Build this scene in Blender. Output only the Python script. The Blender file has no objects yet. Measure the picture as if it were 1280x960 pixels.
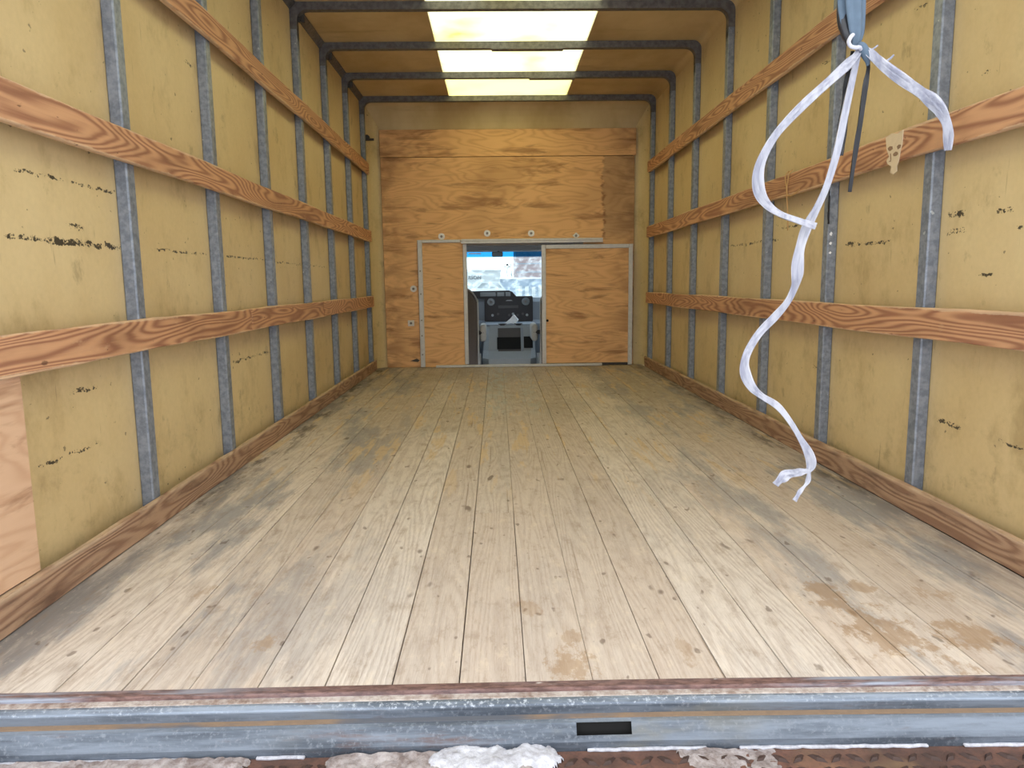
import bpy, bmesh, math, random
from mathutils import Vector, Matrix

S = bpy.context.scene
COL = S.collection
random.seed(7)

# ------------------------------------------------------------------ camera
cam_d = bpy.data.cameras.new('camera')
cam_d.sensor_width = 36.0
cam_d.lens = 906.48 / 1280 * 36.0
cam_d.clip_start = 0.02
cam_d.clip_end = 500
cam = bpy.data.objects.new('camera', cam_d)
COL.objects.link(cam)
PITCH, ROLL, YAW = 0.13812735, -0.01220403, -0.01920554
fw = Vector((0, math.cos(PITCH), -math.sin(PITCH)))
rt = Vector((1, 0, 0))
up = Vector((0, math.sin(PITCH), math.cos(PITCH)))
Rz = Matrix.Rotation(YAW, 3, 'Z')
fw, rt, up = Rz @ fw, Rz @ rt, Rz @ up
c_, s_ = math.cos(ROLL), math.sin(ROLL)
rt, up = c_ * rt + s_ * up, -s_ * rt + c_ * up
M = Matrix((rt, up, -fw)).transposed().to_4x4()
M.translation = Vector((-0.11, 0.0, 0.7009))
cam.matrix_world = M
S.camera = cam

# ------------------------------------------------------------------ sky, exposure
W = bpy.data.worlds.new('overcast_sky')
S.world = W
W.use_nodes = True
bg = W.node_tree.nodes['Background']
bg.inputs['Color'].default_value = (0.93, 0.965, 1.0, 1)
bg.inputs['Strength'].default_value = 1.0
S.view_settings.view_transform = 'Standard'
S.view_settings.look = 'None'
S.view_settings.gamma = 1.0
S.view_settings.use_curve_mapping = False
S.view_settings.exposure = 1.5

# ------------------------------------------------------------------ node helper
def srgb(r, g, b):
    f = lambda c: (c / 255 / 12.92) if c / 255 <= 0.04045 else ((c / 255 + 0.055) / 1.055) ** 2.4
    return (f(r), f(g), f(b), 1.0)

class E:
    """a float socket that understands arithmetic"""
    def __init__(s, t, sock): s.t, s.s = t, sock
    def _op(s, op, *a, clamp=False):
        n = s.t.nodes.new('ShaderNodeMath'); n.operation = op; n.use_clamp = clamp
        for i, v in enumerate((s,) + a):
            if isinstance(v, E): s.t.links.new(v.s, n.inputs[i])
            else: n.inputs[i].default_value = v
        return E(s.t, n.outputs[0])
    def __add__(s, o): return s._op('ADD', o)
    def __sub__(s, o): return s._op('SUBTRACT', o)
    def __mul__(s, o): return s._op('MULTIPLY', o)
    def __truediv__(s, o): return s._op('DIVIDE', o)
    def sin(s): return s._op('SINE')
    def abs(s): return s._op('ABSOLUTE')
    def pow(s, o): return s._op('POWER', o)
    def max(s, o): return s._op('MAXIMUM', o)
    def min(s, o): return s._op('MINIMUM', o)
    def clamp(s): return s._op('ADD', 0.0, clamp=True)
    def inv(s): return (s * -1.0) + 1.0
    def ss(s, a, b, lo=0.0, hi=1.0):
        n = s.t.nodes.new('ShaderNodeMapRange'); n.interpolation_type = 'SMOOTHSTEP'
        s.t.links.new(s.s, n.inputs[0])
        for i, v in enumerate((a, b, lo, hi)): n.inputs[1 + i].default_value = v
        return E(s.t, n.outputs[0])
    def win(s, a, b, e): return s.ss(a - e, a + e) * s.ss(b - e, b + e).inv()

class Mat:
    def __init__(s, name, rough=0.7, metal=0.0, spec=0.5):
        s.m = bpy.data.materials.new(name); s.m.use_nodes = True
        s.t = s.m.node_tree; s.b = s.t.nodes['Principled BSDF']
        s.b.inputs['Roughness'].default_value = rough
        s.b.inputs['Metallic'].default_value = metal
        s.b.inputs['Specular IOR Level'].default_value = spec
        g = s.t.nodes.new('ShaderNodeNewGeometry')
        x = s.t.nodes.new('ShaderNodeSeparateXYZ'); s.t.links.new(g.outputs['Position'], x.inputs[0])
        s.x, s.y, s.z = (E(s.t, x.outputs[i]) for i in range(3))
        s.nrm = g.outputs['Normal']
        oi = s.t.nodes.new('ShaderNodeObjectInfo'); s.rnd = E(s.t, oi.outputs['Random'])
    def vec(s, a, b, c):
        n = s.t.nodes.new('ShaderNodeCombineXYZ')
        for i, v in enumerate((a, b, c)):
            if isinstance(v, E): s.t.links.new(v.s, n.inputs[i])
            else: n.inputs[i].default_value = v
        return n.outputs[0]
    def noise(s, v, scale=1.0, detail=2.0, rough=0.5, dist=0.0):
        n = s.t.nodes.new('ShaderNodeTexNoise'); s.t.links.new(v, n.inputs['Vector'])
        n.inputs['Scale'].default_value = scale; n.inputs['Detail'].default_value = detail
        n.inputs['Roughness'].default_value = rough; n.inputs['Distortion'].default_value = dist
        return E(s.t, n.outputs[0])
    def xyz(s, a=1, b=1, c=1, off=0.0):
        r = s.rnd * 37.0 * off
        return s.vec(s.x * a + r, s.y * b + r, s.z * c + r)
    def mix(s, f, a, b):
        n = s.t.nodes.new('ShaderNodeMix'); n.data_type = 'RGBA'
        if isinstance(f, E): s.t.links.new(f.s, n.inputs[0])
        else: n.inputs[0].default_value = f
        for i, v in ((6, a), (7, b)):
            if isinstance(v, tuple): n.inputs[i].default_value = v
            else: s.t.links.new(v, n.inputs[i])
        return n.outputs[2]
    def scale(s, col, f):
        n = s.t.nodes.new('ShaderNodeVectorMath'); n.operation = 'SCALE'
        if isinstance(col, tuple): n.inputs[0].default_value = col[:3]
        else: s.t.links.new(col, n.inputs[0])
        if isinstance(f, E): s.t.links.new(f.s, n.inputs[3])
        else: n.inputs[3].default_value = f
        return n.outputs[0]
    def base(s, c):
        if isinstance(c, tuple): s.b.inputs['Base Color'].default_value = c
        else: s.t.links.new(c, s.b.inputs['Base Color'])
        return s
    def rough(s, e): s.t.links.new(e.s, s.b.inputs['Roughness']); return s
    def bump(s, e, dist=0.002, strength=0.6):
        n = s.t.nodes.new('ShaderNodeBump'); n.inputs['Distance'].default_value = dist
        n.inputs['Strength'].default_value = strength
        s.t.links.new(e.s, n.inputs['Height']); s.t.links.new(n.outputs[0], s.b.inputs['Normal'])
        return s

def plain(name, col, rough=0.6, metal=0.0, var=0.12, sc=30, bump=0.0):
    m = Mat(name, rough, metal)
    n = m.noise(m.xyz(), sc, 4, 0.6)
    m.base(m.scale(col, n * (2 * var) + (1 - var)))
    if bump: m.bump(n, bump)
    return m.m

# ------------------------------------------------------------------ materials
def mat_pine(name, light, dark, rings, ls, cs, dirt=0.35):
    """flat-sawn softwood boards running along y: contour lines of stretched noise make the cathedral grain"""
    m = Mat(name, 0.62, spec=0.35)
    r = m.rnd * 41.0
    n = m.noise(m.vec(m.x * 4.0 + r, m.y * ls + r, m.z * cs), 1.0, 1.5, 0.4)
    fib = m.noise(m.vec(m.x * 90, m.y * 3.0 + r, m.z * 160), 1.0, 3, 0.6)
    ring = ((n * rings + fib * 0.25) * 6.2832).sin() * 0.5 + 0.5
    ring = ring.pow(1.3)
    blot = m.noise(m.vec(m.x * 3, m.y * 2.2 + r, m.z * 8), 1.0, 4, 0.6)
    c = m.mix(ring * 0.8 + fib * 0.2, light, dark)
    c = m.mix(blot.ss(0.48, 0.75) * dirt, c, srgb(98, 66, 48))
    pale = m.noise(m.vec(m.x * 20, m.y * 9 + r, m.z * 30), 1.0, 5, 0.7)
    c = m.mix(pale.ss(0.62, 0.75) * 0.30, c, srgb(222, 186, 146))
    tc = m.t.nodes.new('ShaderNodeTexCoord'); sx = m.t.nodes.new('ShaderNodeSeparateXYZ'); m.t.links.new(tc.outputs['Object'], sx.inputs[0])
    ez = (E(m.t, sx.outputs[2]).abs() + (pale - 0.5) * 0.02).ss(0.0385, 0.043)
    c = m.mix(ez * 0.6, c, srgb(218, 190, 158))
    spot = m.noise(m.vec(m.x * 9, m.y * 16 + r, m.z * 40), 1.0, 3, 0.5)
    c = m.mix(spot.ss(0.68, 0.74) * 0.7, c, srgb(84, 54, 42))
    m.base(c)
    m.bump(ring * 0.5 + fib, 0.0012, 0.5)
    return m.m

def mat_kick():
    m = Mat('worn_pine', 0.7, spec=0.3)
    r = m.rnd * 41.0
    n = m.noise(m.vec(m.x * 6 + r, m.y * 1.3 + r, m.z * 11), 1.0, 1.5, 0.4)
    fib = m.noise(m.vec(m.x * 90, m.y * 3.0, m.z * 160), 1.0, 3, 0.6)
    ring = (((n * 15.0 + fib * 0.6) * 6.2832).sin() * 0.5 + 0.5).pow(1.3)
    c = m.mix(ring * 0.75, srgb(172, 140, 114), srgb(122, 88, 70))
    d = m.noise(m.vec(m.x * 8, m.y * 5, m.z * 25), 1.0, 5, 0.65)
    c = m.mix(d.ss(0.5, 0.72) * 0.6, c, srgb(84, 62, 52))
    c = m.mix(m.z.ss(0.066, 0.086) * d.ss(0.36, 0.55) * 0.75, c, srgb(196, 172, 146))
    m.base(c); m.bump(ring * 0.5 + d, 0.003, 0.6)
    return m.m

def mat_ply(name, vert=False, tone=1.0, grey=False):
    """rotary-cut fir plywood, grain along x (or z), with stains"""
    m = Mat(name, 0.6, spec=0.3)
    a, b = (m.y, m.z) if vert else (m.x, m.z)
    L1, L2 = ((214, 178, 148), (176, 130, 100)) if vert else ((234, 186, 134), (182, 126, 82))
    r = m.rnd * 23.0
    wob = m.noise(m.vec(a * 2.0 + r, m.y, b * 3.0), 1.0, 2, 0.5)
    n = m.noise(m.vec(a * 0.85 + r, 0.3, b * 4.2 + wob * 0.5), 1.0, 2.5, 0.55)
    fib = m.noise(m.vec(a * 6 + r, m.y, b * 140), 1.0, 3, 0.6)
    ring = (((n * 20.0 + fib * 0.3) * 6.2832).sin() * 0.5 + 0.5).pow(2.2)
    c = m.mix(ring * 0.30 + fib * 0.20, srgb(*L1), srgb(*L2))
    st = m.noise(m.vec(a * 2.3 + r, m.y, b * 13), 1.0, 5, 0.62, 0.4)
    c = m.mix(st.ss(0.52, 0.68) * 0.60, c, srgb(126, 80, 50))
    if grey:
        gb = (m.x + (m.noise(m.xyz(3, 3, 14), 1.0, 5, 0.7) - 0.5) * 0.12).ss(0.775, 0.80) * m.z.ss(1.0, 1.12)
        c = m.mix(gb * 0.5, c, srgb(146, 120, 92))
        rim = (m.x + (m.noise(m.xyz(3, 3, 14), 1.0, 5, 0.7) - 0.5) * 0.12 - 0.785).abs().ss(0.0, 0.022).inv() * m.z.ss(1.0, 1.12) * m.noise(m.xyz(9, 9, 26), 1.0, 4, 0.6).ss(0.45, 0.6)
        c = m.mix(rim * 0.7, c, srgb(110, 62, 40))
    bl = m.noise(m.vec(a * 1.3 + r, m.y, b * 1.6), 1.0, 3, 0.55)
    c = m.mix(bl.ss(0.48, 0.74) * 0.35, c, srgb(140, 100, 66))
    edge = m.x.abs().ss(0.78, 1.04) * m.y.ss(5.0, 6.0) * m.noise(m.xyz(5, 5, 9), 1.0, 4, 0.6).ss(0.35, 0.62)
    c = m.mix(edge * 0.45, c, srgb(104, 66, 40))
    m.base(m.scale(c, tone)); m.bump(fib + ring, 0.0008, 0.4)
    return m.m

def mat_wall(name, marks):
    """yellowed fibreglass-faced ply, with scuff rows at given (y0, y1, z, half-height, amount)"""
    m = Mat(name, 0.5, spec=0.35)
    a = m.noise(m.xyz(1, 1.6, 1.6), 1.0, 4, 0.6)
    v = m.noise(m.xyz(1, 14, 1.2), 1.0, 3, 0.6)
    f = m.noise(m.xyz(), 60, 3, 0.6)
    c = m.mix(a.ss(0.3, 0.7) * 0.6 + v * 0.3, srgb(211, 190, 147), srgb(194, 168, 122))
    c = m.scale(c, f * 0.16 + 0.92)
    grime = m.noise(m.xyz(1, 5, 3.5), 1.0, 6, 0.7)
    c = m.mix(grime.ss(0.50, 0.74) * 0.42, c, srgb(128, 104, 62))
    smud = m.noise(m.xyz(1, 9, 6), 1.0, 5, 0.7)
    c = m.mix(smud.ss(0.60, 0.72) * 0.35, c, srgb(96, 80, 56))
    scr = m.noise(m.xyz(1, 60, 4.5), 1.0, 3, 0.6)
    c = m.mix(scr.ss(0.68, 0.76) * 0.4, c, srgb(104, 86, 60))
    spk = m.noise(m.xyz(1, 38, 46), 1.0, 2, 0.5)
    c = m.mix(spk.ss(0.725, 0.76) * 0.6, c, srgb(52, 46, 38))
    low = m.z.ss(0.05, 0.55).inv()
    lowd = m.noise(m.xyz(1, 7, 9), 1.0, 5, 0.7)
    c = m.mix(low * lowd.ss(0.52, 0.7) * 0.35, c, srgb(112, 96, 66))
    dash = m.noise(m.xyz(1, 34, 60), 1.0, 3, 0.6)
    fine = m.noise(m.xyz(1, 130, 170), 1.0, 2, 0.6)
    jag = (m.noise(m.xyz(1, 26, 3), 1.0, 2, 0.5) - 0.5) * 0.020
    tot = None
    for (y0, y1, z, h, k) in marks:
        h, k = h * 0.8, k * 0.8 - 0.05
        zz = (m.z - z + jag).abs().ss(h * 0.35, h).inv()
        e = (zz * m.y.win(y0, y1, 0.03) * (0.26 + 0.14 * k) + (dash - 0.5) * 1.1 + (fine - 0.5) * 0.7).ss(0.30, 0.42)
        e = e * zz.ss(0.0, 0.1)
        tot = e if tot is None else tot.max(e)
    c = m.mix(tot.clamp() * 0.93, c, srgb(26, 24, 24))
    m.base(c); m.bump(f, 0.0006, 0.3)
    return m.m

def mat_roof():
    m = Mat('roof_lining', 0.55, spec=0.3)
    a = m.noise(m.xyz(2.2, 1.4, 1), 1.0, 5, 0.6)
    c = m.mix(a.ss(0.3, 0.7), srgb(212, 190, 148), srgb(184, 158, 114))
    st = m.noise(m.xyz(1.5, 7, 1), 1.0, 5, 0.65)
    c = m.mix(st.ss(0.55, 0.75) * 0.3, c, srgb(112, 88, 58))
    m.base(c)
    return m.m

def mat_galv():
    m = Mat('galvanised_steel', 0.45, 0.3)
    sp = m.noise(m.xyz(), 55, 3, 0.6)
    st = m.noise(m.xyz(40, 40, 2.0), 1.0, 4, 0.6)
    c = m.mix(sp.ss(0.3, 0.7), srgb(142, 149, 162), srgb(112, 119, 132))
    c = m.mix(st.ss(0.6, 0.8) * 0.5, c, srgb(90, 92, 96))
    fl = m.noise(m.xyz(1, 1, 1), 45, 2, 0.5)
    c = m.mix(fl.ss(0.74, 0.77) * 0.6, c, srgb(205, 210, 215))
    m.base(c); m.rough(sp * 0.25 + 0.33)
    return m.m

def mat_bow():
    m = Mat('dull_roof_steel', 0.5, 0.3)
    sp = m.noise(m.xyz(), 40, 3, 0.6)
    m.base(m.mix(sp.ss(0.3, 0.7), srgb(112, 110, 112), srgb(86, 84, 86)))
    return m.m

def mat_floor():
    m = Mat('worn_floor_plank', 0.72, spec=0.28)
    r = m.rnd * 53.0
    n = m.noise(m.vec(m.x * 7 + r, m.y * 0.55 + r, 0.0), 1.0, 2, 0.45)
    fib = m.noise(m.vec(m.x * 150 + r, m.y * 2.2, 0.0), 1.0, 4, 0.65)
    ring = (((n * 24.0 + fib * 0.9) * 6.2832).sin() * 0.5 + 0.5).pow(1.6)
    fine = m.noise(m.vec(m.x * 420 + r, m.y * 26, 0.0), 1.0, 3, 0.7)
    c = m.mix(ring * 0.30 + fib * 0.40 + fine.ss(0.35, 0.7) * 0.30, srgb(222, 212, 202), srgb(164, 148, 136))
    # plank to plank tone
    c = m.scale(m.mix((m.rnd * 7.31).sin() * 0.2 + 0.2, c, srgb(184, 162, 144)), m.rnd * 0.14 + 0.92)
    # trodden grey-brown film, thicker deep inside the box
    film = m.noise(m.vec(m.x * 1.6, m.y * 0.7, 0.0), 1.0, 5, 0.6)
    deep = m.y.ss(1.6, 5.4)
    c = m.mix((film.ss(0.32, 0.62) * deep) * 0.62, c, srgb(148, 134, 112))
    # blue-grey paint scuffs, mostly along both sides
    side = m.x.abs().ss(0.28, 0.85)
    gr = m.noise(m.vec(m.x * 5.5, m.y * 1.1, 3.0), 1.0, 6, 0.68)
    c = m.mix((gr.ss(0.47, 0.60) * (side * 0.85 + 0.15)).clamp() * 0.75, c, srgb(134, 134, 138))
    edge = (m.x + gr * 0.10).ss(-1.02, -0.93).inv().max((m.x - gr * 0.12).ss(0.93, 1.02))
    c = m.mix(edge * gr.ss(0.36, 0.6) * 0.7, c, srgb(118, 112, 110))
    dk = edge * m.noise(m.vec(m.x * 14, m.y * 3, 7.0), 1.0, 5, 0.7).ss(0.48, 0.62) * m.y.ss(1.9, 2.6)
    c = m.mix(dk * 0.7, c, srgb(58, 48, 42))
    # raw yellow gouges where the surface split off
    go = m.noise(m.vec(m.x * 13 + r, m.y * 1.5, 11.0), 1.0, 5, 0.65)
    c = m.mix(go.ss(0.56, 0.62) * m.y.ss(1.9, 3.0) * 0.65, c, srgb(200, 172, 132))
    # pale blue paint line down the middle of the far end
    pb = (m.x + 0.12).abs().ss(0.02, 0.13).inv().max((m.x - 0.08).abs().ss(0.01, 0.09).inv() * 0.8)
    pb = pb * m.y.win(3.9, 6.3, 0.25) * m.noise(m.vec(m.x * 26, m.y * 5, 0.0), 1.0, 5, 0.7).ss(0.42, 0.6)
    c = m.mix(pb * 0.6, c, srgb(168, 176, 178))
    # knots and dark specks
    kn = m.noise(m.vec(m.x * 16 + r, m.y * 7 + r, 5.0), 1.0, 2, 0.4)
    c = m.mix(kn.ss(0.70, 0.76) * 0.7, c, srgb(88, 70, 58))
    kn2 = m.noise(m.vec(m.x * 34 + r, m.y * 17 + r, 2.0), 1.0, 2, 0.4)
    c = m.mix(kn2.ss(0.69, 0.74) * 0.6, c, srgb(92, 74, 62))
    mot = m.noise(m.vec(m.x * 22, m.y * 9, 9.0), 1.0, 6, 0.75)
    c = m.mix(mot.ss(0.50, 0.68) * 0.42, c, srgb(140, 118, 98))
    c = m.mix(mot.ss(0.34, 0.46).inv() * 0.30, c, srgb(222, 206, 184))
    # long hairline checks
    ck = m.noise(m.vec(m.x * 75 + r, m.y * 0.9 + r, 4.0), 1.0, 3, 0.6)
    c = m.mix(ck.ss(0.66, 0.72) * 0.5, c, srgb(112, 90, 72))
    # brown damp splashes near the tail
    wn = m.noise(m.vec(m.x * 20, m.y * 11, 1.0), 1.0, 6, 0.75)
    tot = None
    for (sx, sy, rx, ry, k) in ((0.62, 1.53, .045, .07, 1), (0.715, 1.565, .03, .025, .9), (0.655, 1.37, .06, .10, 1),
                                (0.81, 1.335, .06, .05, 1), (0.025, 1.25, .035, .06, .9), (0.03, 1.36, .02, .02, .7), (0.24, 1.29, .012, .05, .6),
                                (0.72, 1.23, .05, .03, .9), (-0.05, 1.49, .02, .03, .6), (0.93, 1.25, .05, .04, .8), (0.86, 1.52, .03, .03, .7),
                                (-0.80, 1.62, .02, .03, .6), (-0.58, 1.36, .02, .03, .8)):
        d = ((m.x - sx) / rx).pow(2.0) + ((m.y - sy) / ry).pow(2.0)
        e = (d * 0.6 + (wn - 0.5) * 9.0).ss(0.1, 1.0).inv() * k * d.ss(3.0, 6.0).inv()
        tot = e if tot is None else tot.max(e)
    c = m.mix(tot * 0.6, c, srgb(150, 118, 84))
    m.base(c)
    m.bump(fib * 0.7 + ring * 0.3 + ck * 0.3, 0.0014, 0.5)
    m.rough(tot * -0.2 + 0.74)
    return m.m

def mat_skylight():
    """translucent fibreglass: daylight passes through it"""
    m = bpy.data.materials.new('translucent_fibreglass'); m.use_nodes = True
    t = m.node_tree; t.nodes.clear()
    o = t.nodes.new('ShaderNodeOutputMaterial'); mx = t.nodes.new('ShaderNodeMixShader')
    tr = t.nodes.new('ShaderNodeBsdfTranslucent'); df = t.nodes.new('ShaderNodeBsdfDiffuse')
    g = t.nodes.new('ShaderNodeNewGeometry'); n = t.nodes.new('ShaderNodeTexNoise')
    n.inputs['Scale'].default_value = 2.5; n.inputs['Detail'].default_value = 6
    t.links.new(g.outputs['Position'], n.inputs['Vector'])
    r = t.nodes.new('ShaderNodeValToRGB')
    r.color_ramp.elements[0].position = .35; r.color_ramp.elements[0].color = (.90, .82, .46, 1)
    r.color_ramp.elements[1].position = .55; r.color_ramp.elements[1].color = (.97, .94, .70, 1)
    e0 = r.color_ramp.elements.new(.27); e0.color = (.50, .42, .20, 1)
    sp = t.nodes.new('ShaderNodeSeparateXYZ'); t.links.new(g.outputs['Position'], sp.inputs[0])
    ey = E(t, sp.outputs[1]).ss(5.25, 5.40) * 0.7
    mc = t.nodes.new('ShaderNodeMix'); mc.data_type = 'RGBA'; t.links.new(ey.s, mc.inputs[0]); mc.inputs[7].default_value = (.95, .88, .50, 1)
    t.links.new(n.outputs[0], r.inputs[0]); t.links.new(r.outputs[0], mc.inputs[6]); t.links.new(mc.outputs[2], tr.inputs['Color'])
    df.inputs['Color'].default_value = (.62, .58, .44, 1)
    mx.inputs[0].default_value = 0.06
    t.links.new(tr.outputs[0], mx.inputs[1]); t.links.new(df.outputs[0], mx.inputs[2]); t.links.new(mx.outputs[0], o.inputs[0])
    return m

def mat_sill(name, rust, tone=1.0, frost=0.65):
    m = Mat(name, 0.45, 0.3)
    s = m.noise(m.xyz(3, 30, 30), 1.0, 5, 0.65)
    f = m.noise(m.xyz(), 120, 3, 0.7)
    c = m.mix(s.ss(0.35, 0.65), srgb(140, 150, 164), srgb(86, 94, 106))
    ru = m.noise(m.xyz(2.0, 14, 14), 1.0, 6, 0.7)
    c = m.mix(ru.ss(0.62 - 0.3 * rust, 0.75 - 0.3 * rust) * 0.85, c, m.mix(f, srgb(128, 96, 84), srgb(96, 66, 54)))
    c = m.mix(f.ss(0.50, 0.72) * s.ss(0.35, 0.6) * frost, c, srgb(216, 222, 232))
    ol = m.noise(m.xyz(3.5, 9, 9), 1.0, 4, 0.6).ss(0.52, 0.66) * (m.x + 0.05).abs().ss(0.15, 0.55).inv()
    c = m.mix(ol * 0.6, c, srgb(146, 142, 128))
    m.base(m.scale(c, tone)); m.bump(f, 0.001, 0.5); m.rough(s * 0.3 + 0.35)
    return m.m

def mat_lip():
    m = Mat('rusted_lip', 0.7, 0.1)
    s = m.noise(m.xyz(2.2, 30, 30), 1.0, 5, 0.65); f = m.noise(m.xyz(40, 120, 120), 1.0, 4, 0.7)
    c = m.mix(f.ss(0.35, 0.65), srgb(126, 96, 90), srgb(88, 64, 60))
    st = m.x.ss(-0.75, -0.45).inv().max(m.x.ss(0.28, 0.5))
    c = m.mix((st * 0.8 + 0.1) * s.ss(0.4, 0.6), c, srgb(150, 158, 172))
    c = m.mix(m.noise(m.xyz(9, 60, 60), 1.0, 4, 0.7).ss(0.66, 0.72) * 0.8, c, srgb(222, 218, 214))
    m.base(c); m.bump(f, 0.001, 0.5)
    return m.m

def mat_seam():
    m = Mat('rust_line', 0.8, 0.0)
    f = m.noise(m.xyz(60, 60, 60), 1.0, 4, 0.7); s = m.noise(m.xyz(3.2, 9, 9), 1.0, 3, 0.6)
    c = m.mix(f, srgb(150, 124, 98), srgb(110, 92, 78))
    m.base(m.mix(s.ss(0.42, 0.54).inv() * 0.9, c, srgb(84, 90, 100)))
    return m.m

def mat_rustplate():
    m = Mat('rusty_tread_plate', 0.75, 0.1)
    a = m.noise(m.xyz(7, 7, 7), 1.0, 5, 0.65); f = m.noise(m.xyz(), 110, 4, 0.7)
    c = m.mix(a.ss(0.3, 0.7), srgb(122, 84, 70), srgb(78, 58, 52))
    c = m.mix(f.ss(0.45, 0.7) * 0.5, c, srgb(66, 52, 48))
    b = m.noise(m.xyz(3, 3, 3), 1.0, 4, 0.6)
    c = m.mix(b.ss(0.55, 0.7) * 0.6, c, srgb(150, 122, 90))
    m.base(c); m.bump(f, 0.002, 0.7)
    return m.m

def mat_slush(name, c1, c2):
    m = Mat(name, 0.55, spec=0.5)
    a = m.noise(m.xyz(), 70, 5, 0.7); b = m.noise(m.xyz(), 14, 4, 0.6)
    m.base(m.mix(a.ss(0.35, 0.65) * 0.6 + b.ss(0.4, 0.65) * 0.4, c1, c2)); m.bump(a, 0.004, 0.8)
    return m.m

def mat_glass(name, tint, blue=None):
    m = bpy.data.materials.new(name); m.use_nodes = True
    t = m.node_tree; t.nodes.clear()
    o = t.nodes.new('ShaderNodeOutputMaterial'); mx = t.nodes.new('ShaderNodeMixShader')
    tr = t.nodes.new('ShaderNodeBsdfTransparent'); gl = t.nodes.new('ShaderNodeBsdfGlossy')
    gl.inputs['Roughness'].default_value = 0.05
    mx.inputs[0].default_value = 0.05
    tr.inputs['Color'].default_value = tint
    if blue:
        g = t.nodes.new('ShaderNodeNewGeometry'); x = t.nodes.new('ShaderNodeSeparateXYZ')
        t.links.new(g.outputs['Position'], x.inputs[0])
        e = E(t, x.outputs[2]).ss(blue[0], blue[1])
        mc = t.nodes.new('ShaderNodeMix'); mc.data_type = 'RGBA'
        t.links.new(e.s, mc.inputs[0]); mc.inputs[6].default_value = tint; mc.inputs[7].default_value = blue[2]
        t.links.new(mc.outputs[2], tr.inputs['Color'])
        # thin salt film that scatters a little daylight
        ts = t.nodes.new('ShaderNodeBsdfTranslucent'); ts.inputs['Color'].default_value = (.8, .9, .95, 1)
        n = t.nodes.new('ShaderNodeTexNoise'); n.inputs['Scale'].default_value = 14; n.inputs['Detail'].default_value = 6
        t.links.new(g.outputs['Position'], n.inputs['Vector'])
        f = E(t, n.outputs[0]).ss(0.4, 0.75, 0.05, 0.30)
        f = f * e.inv()
        m2 = t.nodes.new('ShaderNodeMixShader'); t.links.new(f.s, m2.inputs[0])
        t.links.new(tr.outputs[0], m2.inputs[1]); t.links.new(ts.outputs[0], m2.inputs[2])
        t.links.new(m2.outputs[0], mx.inputs[1])
    else:
        t.links.new(tr.outputs[0], mx.inputs[1])
    t.links.new(gl.outputs[0], mx.inputs[2]); t.links.new(mx.outputs[0], o.inputs[0])
    return m

LM = [(1.60, 1.84, .815, .014, .55), (1.76, 2.10, .816, .018, 1.30), (1.86, 1.93, .853, .016, .7), (1.66, 2.11, .964, .009, .55),
      (2.28, 2.74, .818, .009, .7), (2.9, 3.45, .820, .009, .75), (1.79, 1.94, .445, .014, .55), (1.63, 1.90, .295, .010, .5),
      (3.5, 4.6, .815, .009, .45), (2.62, 2.72, 1.47, .012, .5), (2.9, 3.4, .40, .012, .6)]
RM = [(1.80, 1.88, .868, .014, .9), (1.99, 2.08, .875, .020, 1.1), (1.99, 2.07, .828, .016, 1.0), (1.76, 1.80, .82, .012, .8),
      (2.36, 2.68, .820, .012, .65), (2.60, 2.68, .826, .02, 1.0), (1.85, 1.93, .708, .009, .9), (1.94, 2.06, .290, .014, .9),
      (1.70, 1.80, .287, .009, .9), (2.88, 2.96, 1.527, .016, .8), (2.24, 2.31, 1.504, .010, .9), (1.92, 1.96, 1.228, .014, .9),
      (3.3, 4.0, .885, .012, .6), (2.95, 3.3, .93, .010, .6), (2.75, 2.9, .35, .02, .5)]
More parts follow.
